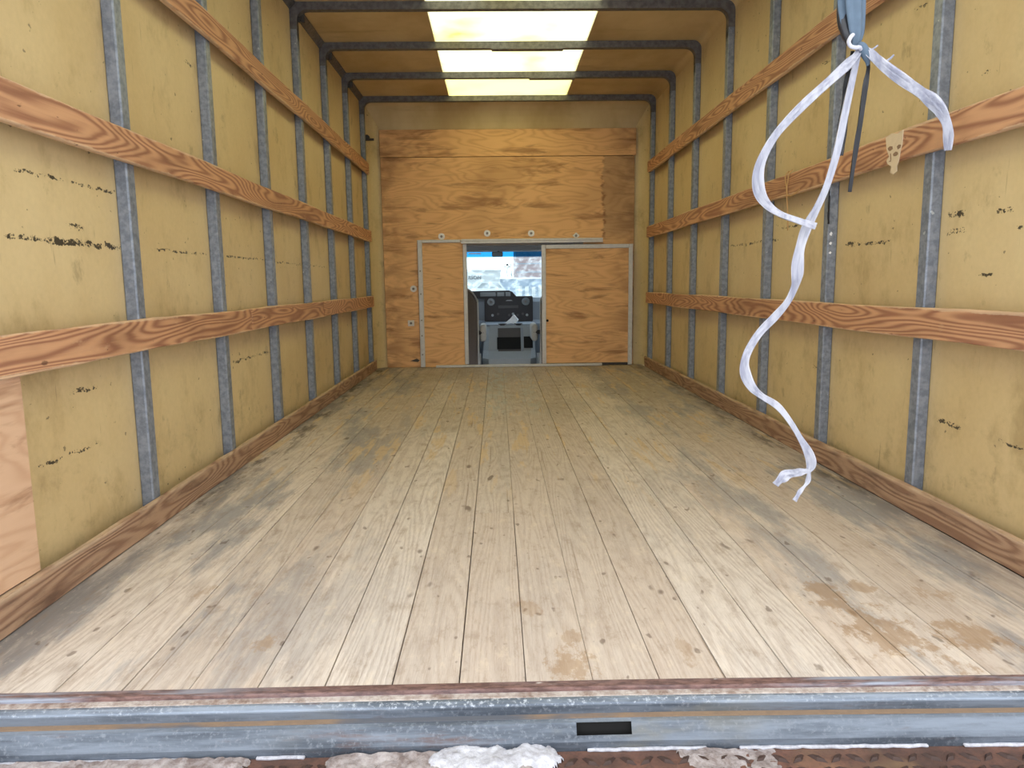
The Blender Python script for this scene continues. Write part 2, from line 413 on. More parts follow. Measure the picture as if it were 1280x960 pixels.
MT = dict(
    slat=mat_pine('slat_pine', srgb(206, 158, 120), srgb(144, 96, 74), 26.0, 1.0, 9.0),
    kick=mat_kick(), ply=mat_ply('fir_plywood', grey=True), plydoor=mat_ply('fir_plywood_door'), plystrip=mat_ply('fir_plywood_strip', tone=1.0), patch=mat_ply('patch_plywood', True, 0.98),
    wall_l=mat_wall('yellow_lining_left', LM), wall_r=mat_wall('yellow_lining_right', RM), roof=mat_roof(),
    galv=mat_galv(), bow=mat_bow(), floor=mat_floor(), sky=mat_skylight(),
    sill=mat_sill('galvanised_sill', 0.1), lip=mat_lip(), chan=mat_sill('dull_channel', 0.2, 0.68, 0.25), rust=mat_rustplate(),
    lug=plain('shade_dark_lug_steel', srgb(70, 52, 46), 0.5, 0.3, .3, 60), tan=mat_seam(), black=plain('black_void', srgb(16, 15, 15), 0.9),  # lug brown is darkened to stand in for the shadows around the raised lugs
    alu=plain('dull_aluminium', srgb(196, 194, 196), 0.5, 0.25, .2, 35),
    under=plain('dark_underfloor', srgb(36, 30, 26), 0.9),
    slush=mat_slush('grey_slush', srgb(176, 168, 168), srgb(112, 96, 92)), snow=mat_slush('clean_ice', srgb(206, 207, 216), srgb(160, 158, 166)),
    ribbon=None, strap=plain('slate_webbing', srgb(84, 100, 116), 0.8, 0, .2, 60, 0.001),
    blackplastic=plain('black_film', srgb(40, 40, 44), 0.35, 0, .3, 60),
    hole=plain('bared_wood', srgb(138, 110, 88), 0.8), paper=plain('torn_paper', srgb(208, 188, 160), 0.85, 0, .1, 60), twine=plain('twine', srgb(188, 150, 102), 0.9),
    washer=plain('zinc_washer', srgb(205, 200, 190), 0.4, 0.3), bolt=plain('bolt_head', srgb(120, 112, 104), 0.4, 0.5),
    seat=plain('brown_grey_upholstery', srgb(110, 100, 95), 0.85, 0, .12, 80), seat2=plain('grey_vinyl', srgb(184, 182, 180), 0.6),
    dash=plain('slate_dash_plastic', srgb(146, 154, 166), 0.5, 0, .06), dark=plain('dark_plastic', srgb(48, 44, 48), 0.5, 0, .1),
    console=plain('grey_console_plastic', srgb(158, 164, 170), 0.5, 0, .06), grey=plain('pale_cab_plastic', srgb(170, 172, 174), 0.6, 0, .06),
    brownp=plain('console_face', srgb(84, 80, 80), 0.55, 0, .06),
    white=plain('white_paper', srgb(238, 240, 244), 0.8, 0, .03), carpet=plain('cab_carpet', srgb(52, 54, 58), 0.95),
    headl=plain('headliner', srgb(150, 146, 144), 0.9, 0, .05),
    snowg=plain('snowy_ground', srgb(214, 217, 222), 0.9, 0, .12, .6), brick=plain('dull_brick', srgb(128, 100, 100), 0.9, 0, .1, 2.0),
    shed=plain('blue_grey_siding', srgb(104, 122, 142), 0.8, 0, .08, 2.0), wwall=plain('white_siding', srgb(158, 162, 164), 0.8, 0, .06, 1.0),
    letter=plain('dark_lettering', srgb(40, 46, 52), 0.8), bark=plain('frosted_bark', srgb(150, 156, 160), 0.9, 0, .1, 8),
    carw=plain('white_car_paint', srgb(170, 174, 178), 0.4), tinted=plain('car_window', srgb(96, 104, 108), 0.2),
    decal=plain('green_decal', srgb(92, 104, 96), 0.6), crank=plain('dark_hardware', srgb(70, 66, 64), 0.6, .3),
    glass=mat_glass('windscreen_glass', (.88, .95, .96, 1), (.966, .984, (.13, .46, .72, 1))), sideglass=mat_glass('side_glass', (.85, .9, .9, 1)),
)
def mat_ribbon():
    m = Mat('white_raffia', 0.5, spec=0.4)
    s = m.noise(m.xyz(60, 60, 8), 1.0, 4, 0.6)
    m.base(m.mix(s.ss(0.35, 0.7), srgb(190, 189, 197), srgb(146, 146, 162))); m.bump(s, 0.001, 0.6)
    return m.m
MT['ribbon'] = mat_ribbon()

# ------------------------------------------------------------------ mesh helpers
def mesh_obj(name, bm, mat, parent=None, smooth=False):
    me = bpy.data.meshes.new(name)
    bmesh.ops.recalc_face_normals(bm, faces=bm.faces[:])
    bm.to_mesh(me); bm.free()
    if smooth:
        for p in me.polygons: p.use_smooth = True
    me.materials.append(mat)
    return link(name, me, parent)
def link(name, me, parent=None, loc=None):
    o = bpy.data.objects.new(name, me); COL.objects.link(o)
    if parent: o.parent = parent
    if loc: o.location = loc
    return o
def tag(o, label=None, cat=None, group=None, kind=None):
    if label: o['label'] = label
    if cat: o['category'] = cat
    if group: o['group'] = group
    if kind: o['kind'] = kind
    return o
def empty(name, loc=(0, 0, 0)):
    o = bpy.data.objects.new(name, None); COL.objects.link(o); o.location = loc; o.empty_display_size = .1
    return o
def add_box(bm, x0, x1, y0, y1, z0, z1, bev=0.0, seg=1):
    vs = [bm.verts.new((x, y, z)) for x in (x0, x1) for y in (y0, y1) for z in (z0, z1)]
    fs = [bm.faces.new([vs[i] for i in q]) for q in ((0, 1, 3, 2), (4, 6, 7, 5), (0, 4, 5, 1), (2, 3, 7, 6), (0, 2, 6, 4), (1, 5, 7, 3))]
    if bev:
        ed = list({e for f in fs for e in f.edges})
        bmesh.ops.bevel(bm, geom=ed, offset=bev, segments=seg, affect='EDGES', profile=0.5)
    return bm
def box(name, x0, x1, y0, y1, z0, z1, mat, parent=None, bev=0.0, seg=1, smooth=False):
    return mesh_obj(name, add_box(bmesh.new(), min(x0, x1), max(x0, x1), y0, y1, z0, z1, bev, seg), mat, parent, smooth)
def extrude_poly(bm, pts, axis, a, b):
    """closed polygon pts (u, v) in the plane normal to axis, between a and b"""
    mk = {'x': lambda u, v, w: (w, u, v), 'y': lambda u, v, w: (u, w, v), 'z': lambda u, v, w: (u, v, w)}[axis]
    A = [bm.verts.new(mk(u, v, a)) for u, v in pts]; B = [bm.verts.new(mk(u, v, b)) for u, v in pts]
    n = len(pts)
    for i in range(n):
        bm.faces.new((A[i], A[(i + 1) % n], B[(i + 1) % n], B[i]))
    bm.faces.new(A); bm.faces.new(B[::-1])
    return bm
def cyl(bm, c, axis, r0, r1, a, b, n=16):
    mk = {'x': lambda u, v, w: (w, c[1] + u, c[2] + v), 'y': lambda u, v, w: (c[0] + u, w, c[2] + v), 'z': lambda u, v, w: (c[0] + u, c[1] + v, w)}[axis]
    A = [bm.verts.new(mk(r0 * math.cos(6.28318 * i / n), r0 * math.sin(6.28318 * i / n), a)) for i in range(n)]
    B = [bm.verts.new(mk(r1 * math.cos(6.28318 * i / n), r1 * math.sin(6.28318 * i / n), b)) for i in range(n)]
    for i in range(n): bm.faces.new((A[i], A[(i + 1) % n], B[(i + 1) % n], B[i]))
    bm.faces.new(A[::-1]); bm.faces.new(B)
    return bm
def tube(bm, pts, rad, n=8):
    pts = [Vector(p) for p in pts]; rings = []
    for i, p in enumerate(pts):
        d = (pts[min(i + 1, len(pts) - 1)] - pts[max(i - 1, 0)]).normalized()
        a = d.orthogonal().normalized() if i == 0 else (a - d * a.dot(d)).normalized()
        b = d.cross(a); r = rad[i] if isinstance(rad, (list, tuple)) else rad
        rings.append([bm.verts.new(p + (a * math.cos(6.28318 * k / n) + b * math.sin(6.28318 * k / n)) * r) for k in range(n)])
    for i in range(len(rings) - 1):
        for k in range(n): bm.faces.new((rings[i][k], rings[i][(k + 1) % n], rings[i + 1][(k + 1) % n], rings[i + 1][k]))
    bm.faces.new(rings[0][::-1]); bm.faces.new(rings[-1])
    return bm
def spline(P, sub):
    out = []
    for i in range(len(P) - 1):
        p0, p1, p2, p3 = P[max(i - 1, 0)], P[i], P[i + 1], P[min(i + 2, len(P) - 1)]
        for k in range(sub):
            t = k / sub
            out.append(tuple(0.5 * ((2 * b) + (-a + c) * t + (2 * a - 5 * b + 4 * c - d) * t * t + (-a + 3 * b - 3 * c + d) * t ** 3) for a, b, c, d in zip(p0, p1, p2, p3)))
    out.append(tuple(P[-1]))
    return out
def ribbon(bm, pts, twist0=0.0, twist1=0.0, th=0.0007, fold=0.55, sub=6):
    """a flat tape with a shallow fold; pts (x, y, z, half width); it twists about its own line"""
    Q = spline(pts, sub); n = len(Q); rings = []
    view = Vector((0, -1, 0))
    for i, q in enumerate(Q):
        p = Vector(q[:3]); a = Vector(Q[max(i - 1, 0)][:3]); b = Vector(Q[min(i + 1, n - 1)][:3])
        d = (b - a).normalized(); s = d.cross(view)
        s = s.normalized() if s.length > 1e-4 else Vector((1, 0, 0)); nn = s.cross(d).normalized()
        t = i / (n - 1); ang = twist0 + (twist1 - twist0) * t + 0.35 * math.sin(t * 17.0)
        s, nn = s * math.cos(ang) + nn * math.sin(ang), nn * math.cos(ang) - s * math.sin(ang)
        w = max(q[3], .0012)
        prof = [(-1, 0.0), (-.6, fold * .8), (-.2, -fold * .3), (.2, fold), (.6, -fold * .5), (1, fold * .3)]
        top = [p + s * (u * w) + nn * (v * w + th) for u, v in prof]
        bot = [p + s * (u * w) + nn * (v * w - th) for u, v in prof[::-1]]
        rings.append([bm.verts.new(v) for v in top + bot])
    m = 12
    for i in range(n - 1):
        for k in range(m): bm.faces.new((rings[i][k], rings[i][(k + 1) % m], rings[i + 1][(k + 1) % m], rings[i + 1][k]))
    bm.faces.new(rings[0][::-1]); bm.faces.new(rings[-1])
    return bm

WX, SF, SL = 1.17, 1.134, 1.114        # wall, stud face, slat face
Y0, YF = 1.20, 6.00                    # tail edge of the floor, start of the nose curve
ZR, ZB = 2.165, 2.125                  # roof lining, underside of roof bows
STUDS = [1.458 + 0.6425 * i for i in range(8)]

# ------------------------------------------------------------------ floor of planks
floor = tag(box('floor', -WX, WX, Y0, 6.22, -0.06, -0.024, MT['under']), 'worn softwood plank floor of the empty truck box', None, None, 'structure')
PW, PX = 0.1187, -0.0684
cache = {}
def plank(x0, x1, ya, yb, dz):
    g = random.choice((.0004, .0008, .0012))
    key = (round(x1 - x0, 4), round(yb - ya, 3), g)
    if key not in cache:
        bm = bmesh.new(); w = x1 - x0; l = yb - ya
        add_box(bm, g, w - g, 0.0008, l - 0.0008, -0.024, 0.0)
        ed = [e for e in bm.edges if all(v.co.z > -0.001 for v in e.verts)]
        bmesh.ops.bevel(bm, geom=ed, offset=0.0008, segments=1, affect='EDGES')
        o = mesh_obj('plank', bm, MT['floor'], floor); cache[key] = o.data
    else:
        o = link('plank', cache[key], floor)
    o.location = (x0, ya, dz)
joint = {-1: [2.16], -3: [3.4], 1: [4.3], 3: [3.9], 5: [2.49], 7: [3.1], -6: [2.7], 4: [4.8], -8: [3.8]}
for n in range(-9, 10):
    xa = max(PX + n * PW, -WX + .03); xb = min(PX + (n + 1) * PW, WX - .03)
    t0 = -0.018 * max(0.0, min(1.2, (xb - .15) / .85))
    ys = [Y0 + t0] + joint.get(n, []) + [6.20]
    for a, b in zip(ys[:-1], ys[1:]):
        plank(xa, xb, a, b, random.uniform(-0.0012, 0.0008))

# ------------------------------------------------------------------ side walls: lining, studs, slats
bm = bmesh.new(); add_box(bm, -.018, .018, -.023, .023, 0.0, 2.03, .004, 1)
stud_me = bpy.data.meshes.new('stud'); bmesh.ops.recalc_face_normals(bm, faces=bm.faces[:]); bm.to_mesh(stud_me); bm.free(); stud_me.materials.append(MT['galv'])
bm = bmesh.new(); add_box(bm, -.010, .010, 0, 1, -.0455, .0455)
walls = {}
SLZ = {-1: (1.618, 1.088, 0.566), 1: (1.612, 1.096, 0.571)}
for sd, nm in ((-1, 'left'), (1, 'right')):
    w = box('wall_' + nm, sd * WX, sd * (WX + .03), Y0 - .04, YF + .01, -0.05, 2.22, MT['wall_l' if sd < 0 else 'wall_r'])
    tag(w, 'yellowed wall lining with galvanised studs and pine slats, %s side of the box' % nm, None, None, 'structure'); walls[sd] = w
    for y in STUDS:
        link('stud', stud_me, w, (sd * (WX - .018), y + .023, 0.001))
    for k, z in enumerate(SLZ[sd]):
        cuts = [Y0 + .06, 3.0, 4.25, 5.985] if (sd < 0 and k == 2) else [Y0 + .06, 5.985]
        for a, b in zip(cuts[:-1], cuts[1:]):
            bm = bmesh.new(); add_box(bm, -.010, .010, a + .001, b - .001, -.0445, .0445, .003, 1)
            # a little waviness of the sawn edges
            bmesh.ops.subdivide_edges(bm, edges=[e for e in bm.edges if abs(e.verts[0].co.y - e.verts[1].co.y) > .5], cuts=14)
            for v in bm.verts:
                v.co.z += 0.0025 * math.sin(v.co.y * 5.1 + k * 2 + sd) + 0.0012 * math.sin(v.co.y * 23 + k)
            o = mesh_obj('slat', bm, MT['slat'], w); o.location = (sd * (SF - .010), 0, z)
            o['label'] = 'reddish pine cargo slat'
    kb = bmesh.new(); add_box(kb, SL if sd > 0 else -SF - .0005 + .001, SF - .0005 if sd > 0 else -SL, Y0 + .0, 6.02, 0.001, 0.083, .004, 2)
    bmesh.ops.subdivide_edges(kb, edges=[e for e in kb.edges if abs(e.verts[0].co.y - e.verts[1].co.y) > .5], cuts=40)
    rr = random.Random(3 + sd)
    for v in kb.verts:
        if v.co.z > .06: v.co.z += rr.uniform(-.004, .001)
        elif v.co.z < .02 and abs(v.co.x) < SL + .01: v.co.x += sd * rr.uniform(0, .004)
    k = mesh_obj('baseboard_' + nm, kb, MT['kick'])
    tag(k, 'scuffed wooden kick board along the foot of the %s wall' % nm, None, None, 'structure')
pp = box('plywood_patch', -SF + .0005, -SF + .010, Y0 + .03, 1.548, .088, .518, MT['patch'], walls[-1]); pp['label'] = 'pale plywood patch screwed over the lining'

# ------------------------------------------------------------------ ceiling: lining, skylight, bows
ceil = tag(box('ceiling', -WX - .03, -.465, Y0 - .04, YF + .03, ZR, ZR + .02, MT['roof']), 'tan roof lining with steel bows and a translucent skylight strip', None, None, 'structure')
box('lining_panel', .465, WX + .03, Y0 - .04, YF + .03, ZR, ZR + .02, MT['roof'], ceil)
sk = box('skylight_panel', -.465, .465, Y0 - .04, YF, ZR + .004, ZR + .008, MT['sky'], ceil); sk['label'] = 'glowing translucent skylight strip'
def bow_mesh():
    bm = bmesh.new(); inner = [(-SF, 1.98)]; R_ = .055
    for i in range(7):
        a = math.pi - i / 6 * math.pi / 2
        inner.append((-SF + R_ + R_ * math.cos(a), ZB - R_ + R_ * math.sin(a)))
    inner += [(-x, z) for x, z in inner[::-1]]
    outer = [(-WX if x < -SF + .02 else (WX if x > SF - .02 else x), z if z < ZB - .03 else ZR) for x, z in inner]
    for i, (x, z) in enumerate(inner):
        pass
    V = []
    for (xi, zi), (xo, zo) in zip(inner, outer):
        V.append([bm.verts.new(p) for p in ((xi, -.020, zi), (xi, .020, zi), (xo, .020, zo), (xo, -.020, zo))])
    for A, B in zip(V[:-1], V[1:]):
        for k in range(4): bm.faces.new((A[k], A[(k + 1) % 4], B[(k + 1) % 4], B[k]))
    bm.faces.new(V[0]); bm.faces.new(V[-1])
    return bm
bow0 = None
for y in STUDS[1:]:
    if bow0 is None: bow0 = mesh_obj('roof_bow', bow_mesh(), MT['bow'], ceil); bow0.location = (0, y + .023, 0)
    else: link('roof_bow', bow0.data, ceil, (0, y + .023, 0))
for (a, b, y) in ((-.12, .32, STUDS[5]), (.14, .46, STUDS[6])):
    box('splice_plate', a, b, y - .001, y + .05, ZB - .006, ZB, MT['bow'], ceil)
# top rail on the left where lining and roof meet, with small corner brackets at each bow
bm = bmesh.new(); extrude_poly(bm, [(-WX, ZR), (-WX, ZR - .035), (-WX + .006, ZR - .035), (-WX + .035, ZR - .006), (-WX + .035, ZR)], 'y', Y0, YF)
tag(mesh_obj('trim_1', bm, MT['bow']), 'dark steel top rail between left wall and roof', None, None, 'structure')
bm = bmesh.new(); extrude_poly(bm, [(WX, ZR), (WX, ZR - .05)] + [(WX - .05 + .05 * math.cos(a * math.pi / 12), ZR - .05 + .05 * math.sin(a * math.pi / 12)) for a in range(1, 6)] + [(WX - .05, ZR)], 'y', Y0, YF)
tag(mesh_obj('trim_2', bm, MT['roof']), 'rounded tan cove between right wall and roof', None, None, 'structure')
for i, y in enumerate(STUDS[4:7]):
    g = bmesh.new(); add_box(g, -SF, -SF + .032, y + .044, y + .054, ZB - .05, ZB - .0, .003); add_box(g, -SF + .004, -SF + .02, y + .012, y + .03, ZB - .055, ZB - .03, .002)
    mesh_obj('corner_bracket', g, MT['crank'], ceil)

# ------------------------------------------------------------------ nose wall with curves, plywood, doors
ZT = 1.90
bm = bmesh.new()
add_box(bm, -1.25, -.40, 6.20, 6.23, -.05, 2.2); add_box(bm, .62, 1.25, 6.20, 6.23, -.05, 2.2); add_box(bm, -.40, .62, 6.20, 6.23, 1.04, 2.2)
wf = tag(mesh_obj('wall_front', bm, MT['roof']), 'nose wall of the box, plywood-faced below, tan lining above', None, None, 'structure')
for sd in (-1, 1):
    pts = []
    for i in range(9):
        a = i / 8 * math.pi / 2
        pts.append((sd * (WX - .15 + .15 * math.cos(a)), YF + .19 * math.sin(a)))
    pts.append((sd * WX, YF + .2)); bm = bmesh.new(); extrude_poly(bm, pts, 'z', 0.0, ZR)
    mesh_obj('corner_cove', bm, MT['wall_l' if sd < 0 else 'wall_r'], wf)
pts = []
for i in range(9):
    a = i / 8 * math.pi / 2
    pts.append((YF + .19 * math.sin(a), ZR - .26 + .26 * math.cos(a)))
pts.append((YF + .2, ZR + .01)); pts.append((YF, ZR + .01))
bm = bmesh.new(); extrude_poly(bm, pts, 'x', -WX, WX)
mesh_obj('top_cove', bm, MT['roof'], wf)
for sd, x0 in ((-1, -1.13),):
    g = bmesh.new(); cyl(g, (x0, 6.02, 1.87), 'y', .02, .02, 6.03, 6.07, 10); add_box(g, x0 - .02, x0 + .05, 6.05, 6.075, 1.85, 1.865)
    mesh_obj('wall_hook', g, MT['crank'], wf)
# plywood
strip = box('plywood_strip', -1.052, 1.055, 6.160, 6.178, 1.735, 1.951, MT['plystrip'], wf, .002)
bm = bmesh.new()
add_box(bm, -1.050, -.385, 6.165, 6.180, 0.001, 1.731); add_box(bm, .62, 1.045, 6.165, 6.180, 0.001, 1.731); add_box(bm, -.385, .62, 6.165, 6.180, 1.035, 1.731)
bmesh.ops.remove_doubles(bm, verts=bm.verts[:], dist=1e-5)
mesh_obj('plywood_panel', bm, MT['ply'], wf)
box('backing', -1.03, 1.03, 6.18, 6.205, 1.05, 1.95, MT['under'], wf)
for i, (x, z) in enumerate(((-.564, 1.093), (-.183, 1.115), (.184, 1.111), (.559, 1.088), (-.810, .664), (-.839, .376))):
    g = bmesh.new()
    if i in (3, 5):
        extrude_poly(g, [(x - .030, z), (x, z + .028), (x + .030, z), (x, z - .028)], 'y', 6.160, 6.165) if i == 3 else add_box(g, x - .026, x + .026, 6.160, 6.165, z - .024, z + .024)
    else: cyl(g, (x, 0, z), 'y', .027, .027, 6.160, 6.165, 18)
    wa = mesh_obj('washer', g, MT['washer'], wf)
    g = bmesh.new(); cyl(g, (x, 0, z), 'y', .011, .012, 6.153, 6.161, 6); mesh_obj('bolt', g, MT['bolt'], wa)
g = bmesh.new(); extrude_poly(g, [(-.855, .055), (-.80, .075), (-.775, .06), (-.79, .045)], 'y', 6.160, 6.165); mesh_obj('latch_plate', g, MT['crank'], wf)

# fixed leaf left of the opening and sliding leaf right of it
d1 = empty('door_1', (-.55, 6.15, 0)); tag(d1, 'fixed plywood leaf with worn metal edging left of the cab opening', None, None, 'structure')
def dpart(name, par, x0, x1, y0, y1, z0, z1, mat, bev=.0015):
    o = box(name, x0, x1, y0, y1, z0, z1, mat, None, bev); o.parent = par; o.matrix_parent_inverse = Matrix.Translation(-par.location); return o
dpart('leaf', d1, -.738, -.372, 6.150, 6.164, .002, 1.045, MT['plydoor'])
dpart('edge_strip', d1, -.766, -.726, 6.140, 6.164, .001, 1.065, MT['alu'], .004)
dpart('edge_strip', d1, -.390, -.356, 6.140, 6.170, .022, 1.030, MT['alu'], .004)
dpart('edge_strip', d1, -.7255, -.405, 6.140, 6.164, 1.040, 1.066, MT['alu'], .004)
for zz in (.11, .27, .40, .62, .81):
    dpart('screw', d1, -.752, -.742, 6.137, 6.140, zz - .006, zz + .006, MT['bolt'], .001)
d2 = empty('door_2', (.65, 6.12, 0)); tag(d2, 'sliding plywood door with aluminium frame right of the cab opening', None, None, 'structure')
dpart('leaf', d2, .295, 1.010, 6.118, 6.132, .024, .995, MT['plydoor'])
dpart('frame_stile', d2, .266, .302, 6.110, 6.136, .022, 1.014, MT['alu'], .003)
dpart('frame_stile', d2, .994, 1.030, 6.110, 6.136, .004, 1.014, MT['alu'], .003)
dpart('frame_rail', d2, .302, .994, 6.110, 6.136, .980, 1.014, MT['alu'], .003)
dpart('frame_rail', d2, .302, .994, 6.112, 6.134, .002, .023, MT['crank'], .003)
g = bmesh.new(); cyl(g, (.312, 0, .385), 'y', .011, .011, 6.114, 6.119, 12); o = mesh_obj('finger_hole', g, MT['black']); o.parent = d2; o.matrix_parent_inverse = Matrix.Translation(-d2.location)
bm = bmesh.new(); add_box(bm, -.40, .775, 6.098, 6.164, 1.047, 1.066, .003); add_box(bm, -.40, .775, 6.098, 6.106, 1.030, 1.047)
tag(mesh_obj('trim_3', bm, MT['alu']), 'upper steel sliding-door track over the cab opening', None, None, 'structure')
bm = bmesh.new(); add_box(bm, -.632, .773, 6.088, 6.108, 0.001, .022, .003); add_box(bm, -.632, .773, 6.108, 6.150, 0.001, .006)
tag(mesh_obj('trim_4', bm, MT['alu']), 'lower steel sliding-door track on the plank floor', None, None, 'structure')
bm = bmesh.new(); add_box(bm, -.37, .62, 6.165, 6.26, 1.015, 1.036)
tag(mesh_obj('trim_5', bm, MT['headl']), 'grey lintel strip across the top of the cab opening', None, None, 'structure')

# ------------------------------------------------------------------ tail: sill, posts, header
sill = empty('trim_6', (0, 1.16, 0)); tag(sill, 'stepped galvanised rear sill with rust and one slot', None, None, 'structure')
SXA, SXB = -1.24, 1.24
def spart(name, bm, mat):
    o = mesh_obj(name, bm, mat); o.parent = sill; o.matrix_parent_inverse = Matrix.Translation(-sill.location); return o
bm = bmesh.new(); extrude_poly(bm, [(1.1995, -.06), (1.1995, .0015), (1.180, .0015), (1.177, -.001), (1.177, -.06)], 'x', SXA, SXB); spart('lip', bm, MT['lip'])
bm = bmesh.new(); extrude_poly(bm, [(1.177, -.06), (1.177, -.005), (1.165, -.006), (1.163, -.007), (1.163, -.06)], 'x', SXA, SXB)
spart('ledge', bm, mat_slush('frosted_ledge', srgb(186, 176, 170), srgb(124, 102, 92)))
bm = bmesh.new(); extrude_poly(bm, [(1.163, -.08), (1.163, -.007), (1.158, -.0075), (1.151, -.011), (1.149, -.015), (1.149, -.030), (1.149, -.08)], 'x', SXA, SXB); spart('bead', bm, MT['sill'])
bm = bmesh.new(); extrude_poly(bm, [(1.150, -.0290), (1.150, -.0135), (1.1482, -.0150), (1.1482, -.0290)], 'x', SXA, SXB); spart('riser', bm, MT['chan'])
bm = bmesh.new(); extrude_poly(bm, [(1.149, -.031), (1.149, -.029), (1.137, -.029), (1.137, -.031)], 'x', SXA, SXB); spart('rust_seam', bm, MT['tan'])
# the broad channel with a slot cut in it
prof = [(1.149, -.0305), (1.136, -.031), (1.130, -.034), (1.1262, -.041), (1.1205, -.0515), (1.117, -.061), (1.117, -.082), (1.149, -.082)]
SX0, SX1 = .013, .106
bm = bmesh.new(); cols = [SXA, SX0, SX1, SXB]
G = [[bm.verts.new((x, y, z)) for (y, z) in prof] for x in cols]
for i in range(3):
    for k in range(len(prof) - 1):
        if i == 1 and k in (2, 3): continue
        bm.faces.new((G[i][k], G[i + 1][k], G[i + 1][k + 1], G[i][k + 1]))
spart('channel', bm, MT['chan'])
g = bmesh.new(); add_box(g, SX0 - .004, SX1 + .004, 1.134, 1.147, -.07, -.032); spart('slot', g, MT['black'])
for sd, k in ((-1, 7), (1, 8)):
    tag(box('trim_%d' % k, sd * 1.135, sd * 1.24, 1.10, 1.158, .003, 2.2, MT['galv'], None, .004), 'steel rear door post, %s side' % ('left' if sd < 0 else 'right'), None, None, 'structure')
tag(box('trim_9', -1.135, 1.135, 1.165, 1.275, 2.03, 2.2, MT['galv'], None, .004), 'steel rear header above the tail opening', None, None, 'structure')

# roller-door tracks under the roof, one each side; their ends reach into view
for sd, nm in ((-1, 'left'), (1, 'right')):
    dr = empty('door_track', (sd * 1.075, 2.3, 2.02)); tag(dr, 'dark roller-door track under the roof, %s side, only its end showing' % nm, 'track', 'roller-door tracks')
    g = bmesh.new(); add_box(g, sd * 1.075 - .012, sd * 1.075 + .012, 1.24, 3.50, 2.015, 2.075)
    o = mesh_obj('rail', g, MT['crank']); o.parent = dr; o.matrix_parent_inverse = Matrix.Translation(-dr.location)
    g = bmesh.new(); extrude_poly(g, [(sd * 1.075, 2.07), (sd * 1.07, 1.985), (sd * 1.10, 1.975), (sd * 1.133, 2.07)], 'y', 3.47, 3.485); add_box(g, sd * 1.09 - .012, sd * 1.09 + .012, 3.42, 3.485, 1.978, 1.988)
    o = mesh_obj('bracket', g, MT['crank']); o.parent = dr; o.matrix_parent_inverse = Matrix.Translation(-dr.location)

# ------------------------------------------------------------------ bumper with tread plate, slush, ice
bump = empty('rear_bumper', (0, 1.0, -.085)); tag(bump, 'rusty diamond tread-plate bumper step below the sill', 'bumper')
def bpart(name, bm, mat, **k):
    o = mesh_obj(name, bm, mat, **k); o.parent = bump; o.matrix_parent_inverse = Matrix.Translation(-bump.location); return o
g = bmesh.new(); add_box(g, -1.15, 1.15, .86, 1.1165, -.086, -.076, .002); add_box(g, -1.15, 1.15, .86, .872, -.20, -.086); bpart('step_plate', g, MT['rust'])
g = bmesh.new(); sp = .031
for i in range(-36, 37):
    for j in range(0, 11):
        if (i + j) % 1: continue
        cx, cy = i * sp, .868 + j * sp
        if cy > 1.105: continue
        a = math.radians(38 if (i + j) % 2 else -38); L_, w_ = .0165, .0058
        dx, dy = math.cos(a), math.sin(a)
        b4 = [(cx + dx * L_, cy + dy * L_), (cx - dy * w_, cy + dx * w_), (cx - dx * L_, cy - dy * L_), (cx + dy * w_, cy - dx * w_)]
        t4 = [((x - cx) * .55 + cx, (y - cy) * .55 + cy) for x, y in b4]
        A = [g.verts.new((x, y, -.0761)) for x, y in b4]; B = [g.verts.new((x, y, -.0708)) for x, y in t4]
        for k in range(4): g.faces.new((A[k], A[(k + 1) % 4], B[(k + 1) % 4], B[k]))
        g.faces.new(B)
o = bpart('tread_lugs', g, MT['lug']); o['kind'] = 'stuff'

from mathutils import noise as mn
def crust(name, mat, x0, x1, y0, y1, zb, h, thr, step, seed, edge, label, cat):
    """broken sheet of snow: a height field kept where the noise is above a threshold"""
    bm = bmesh.new(); nx, ny = int((x1 - x0) / step), int((y1 - y0) / step); V = {}
    def hh(x, y):
        e = edge(x, y)
        n = mn.fractal(Vector((x * 16 + seed, y * 16, seed)), 0.7, 2.0, 5) * .5
        return e + n - thr
    for i in range(nx + 1):
        for j in range(ny + 1):
            x = x0 + i * step; y = y0 + j * step; v = hh(x, y)
            x += .3 * step * mn.noise(Vector((x * 90, y * 90, 1.3))); y += .3 * step * mn.noise(Vector((x * 90, y * 90, 7.3)))
            if v > -.12:
                r = mn.fractal(Vector((x * 70, y * 70, seed)), .8, 2.0, 4) * .0035
                V[i, j] = bm.verts.new((x, y, zb + (max(0, min(1, v * 2.2)) ** .6) * h + r if v > 0 else zb - .003))
    for i in range(nx):
        for j in range(ny):
            q = [(i, j), (i + 1, j), (i + 1, j + 1), (i, j + 1)]
            if all(k in V for k in q): bm.faces.new([V[k] for k in q])
    o = mesh_obj(name, bm, mat, None, True)
    return tag(o, label, cat, None, 'stuff')
def bandw(v, a, b, e):
    return max(0, min(1, (v - a) / e)) * max(0, min(1, (b - v) / e))
crust('slush', MT['slush'], -1.12, -.48, .90, 1.114, -.075, .007, .42, .006, 3.1, lambda x, y: .95 * bandw(x, -1.3, -.50, .10) , 'grey frozen slush covering the left end of the bumper step', 'slush')
crust('slush', MT['slush'], -.42, .0, .90, 1.114, -.075, .008, .40, .006, 8.7, lambda x, y: 1.0 * bandw(x, -.41, -.03, .05), 'grey-brown frozen slush across the middle of the bumper step', 'slush')
crust('snow_lump', MT['snow'], -.26, .02, 1.02, 1.120, -.072, .011, .52, .004, 5.2, lambda x, y: 1.15 * bandw(x, -.255, .0, .05) * (.35 + .65 * bandw(y, 1.04, 1.14, .05)), 'white crusted snow lump against the sill, left of the slot', 'snow')
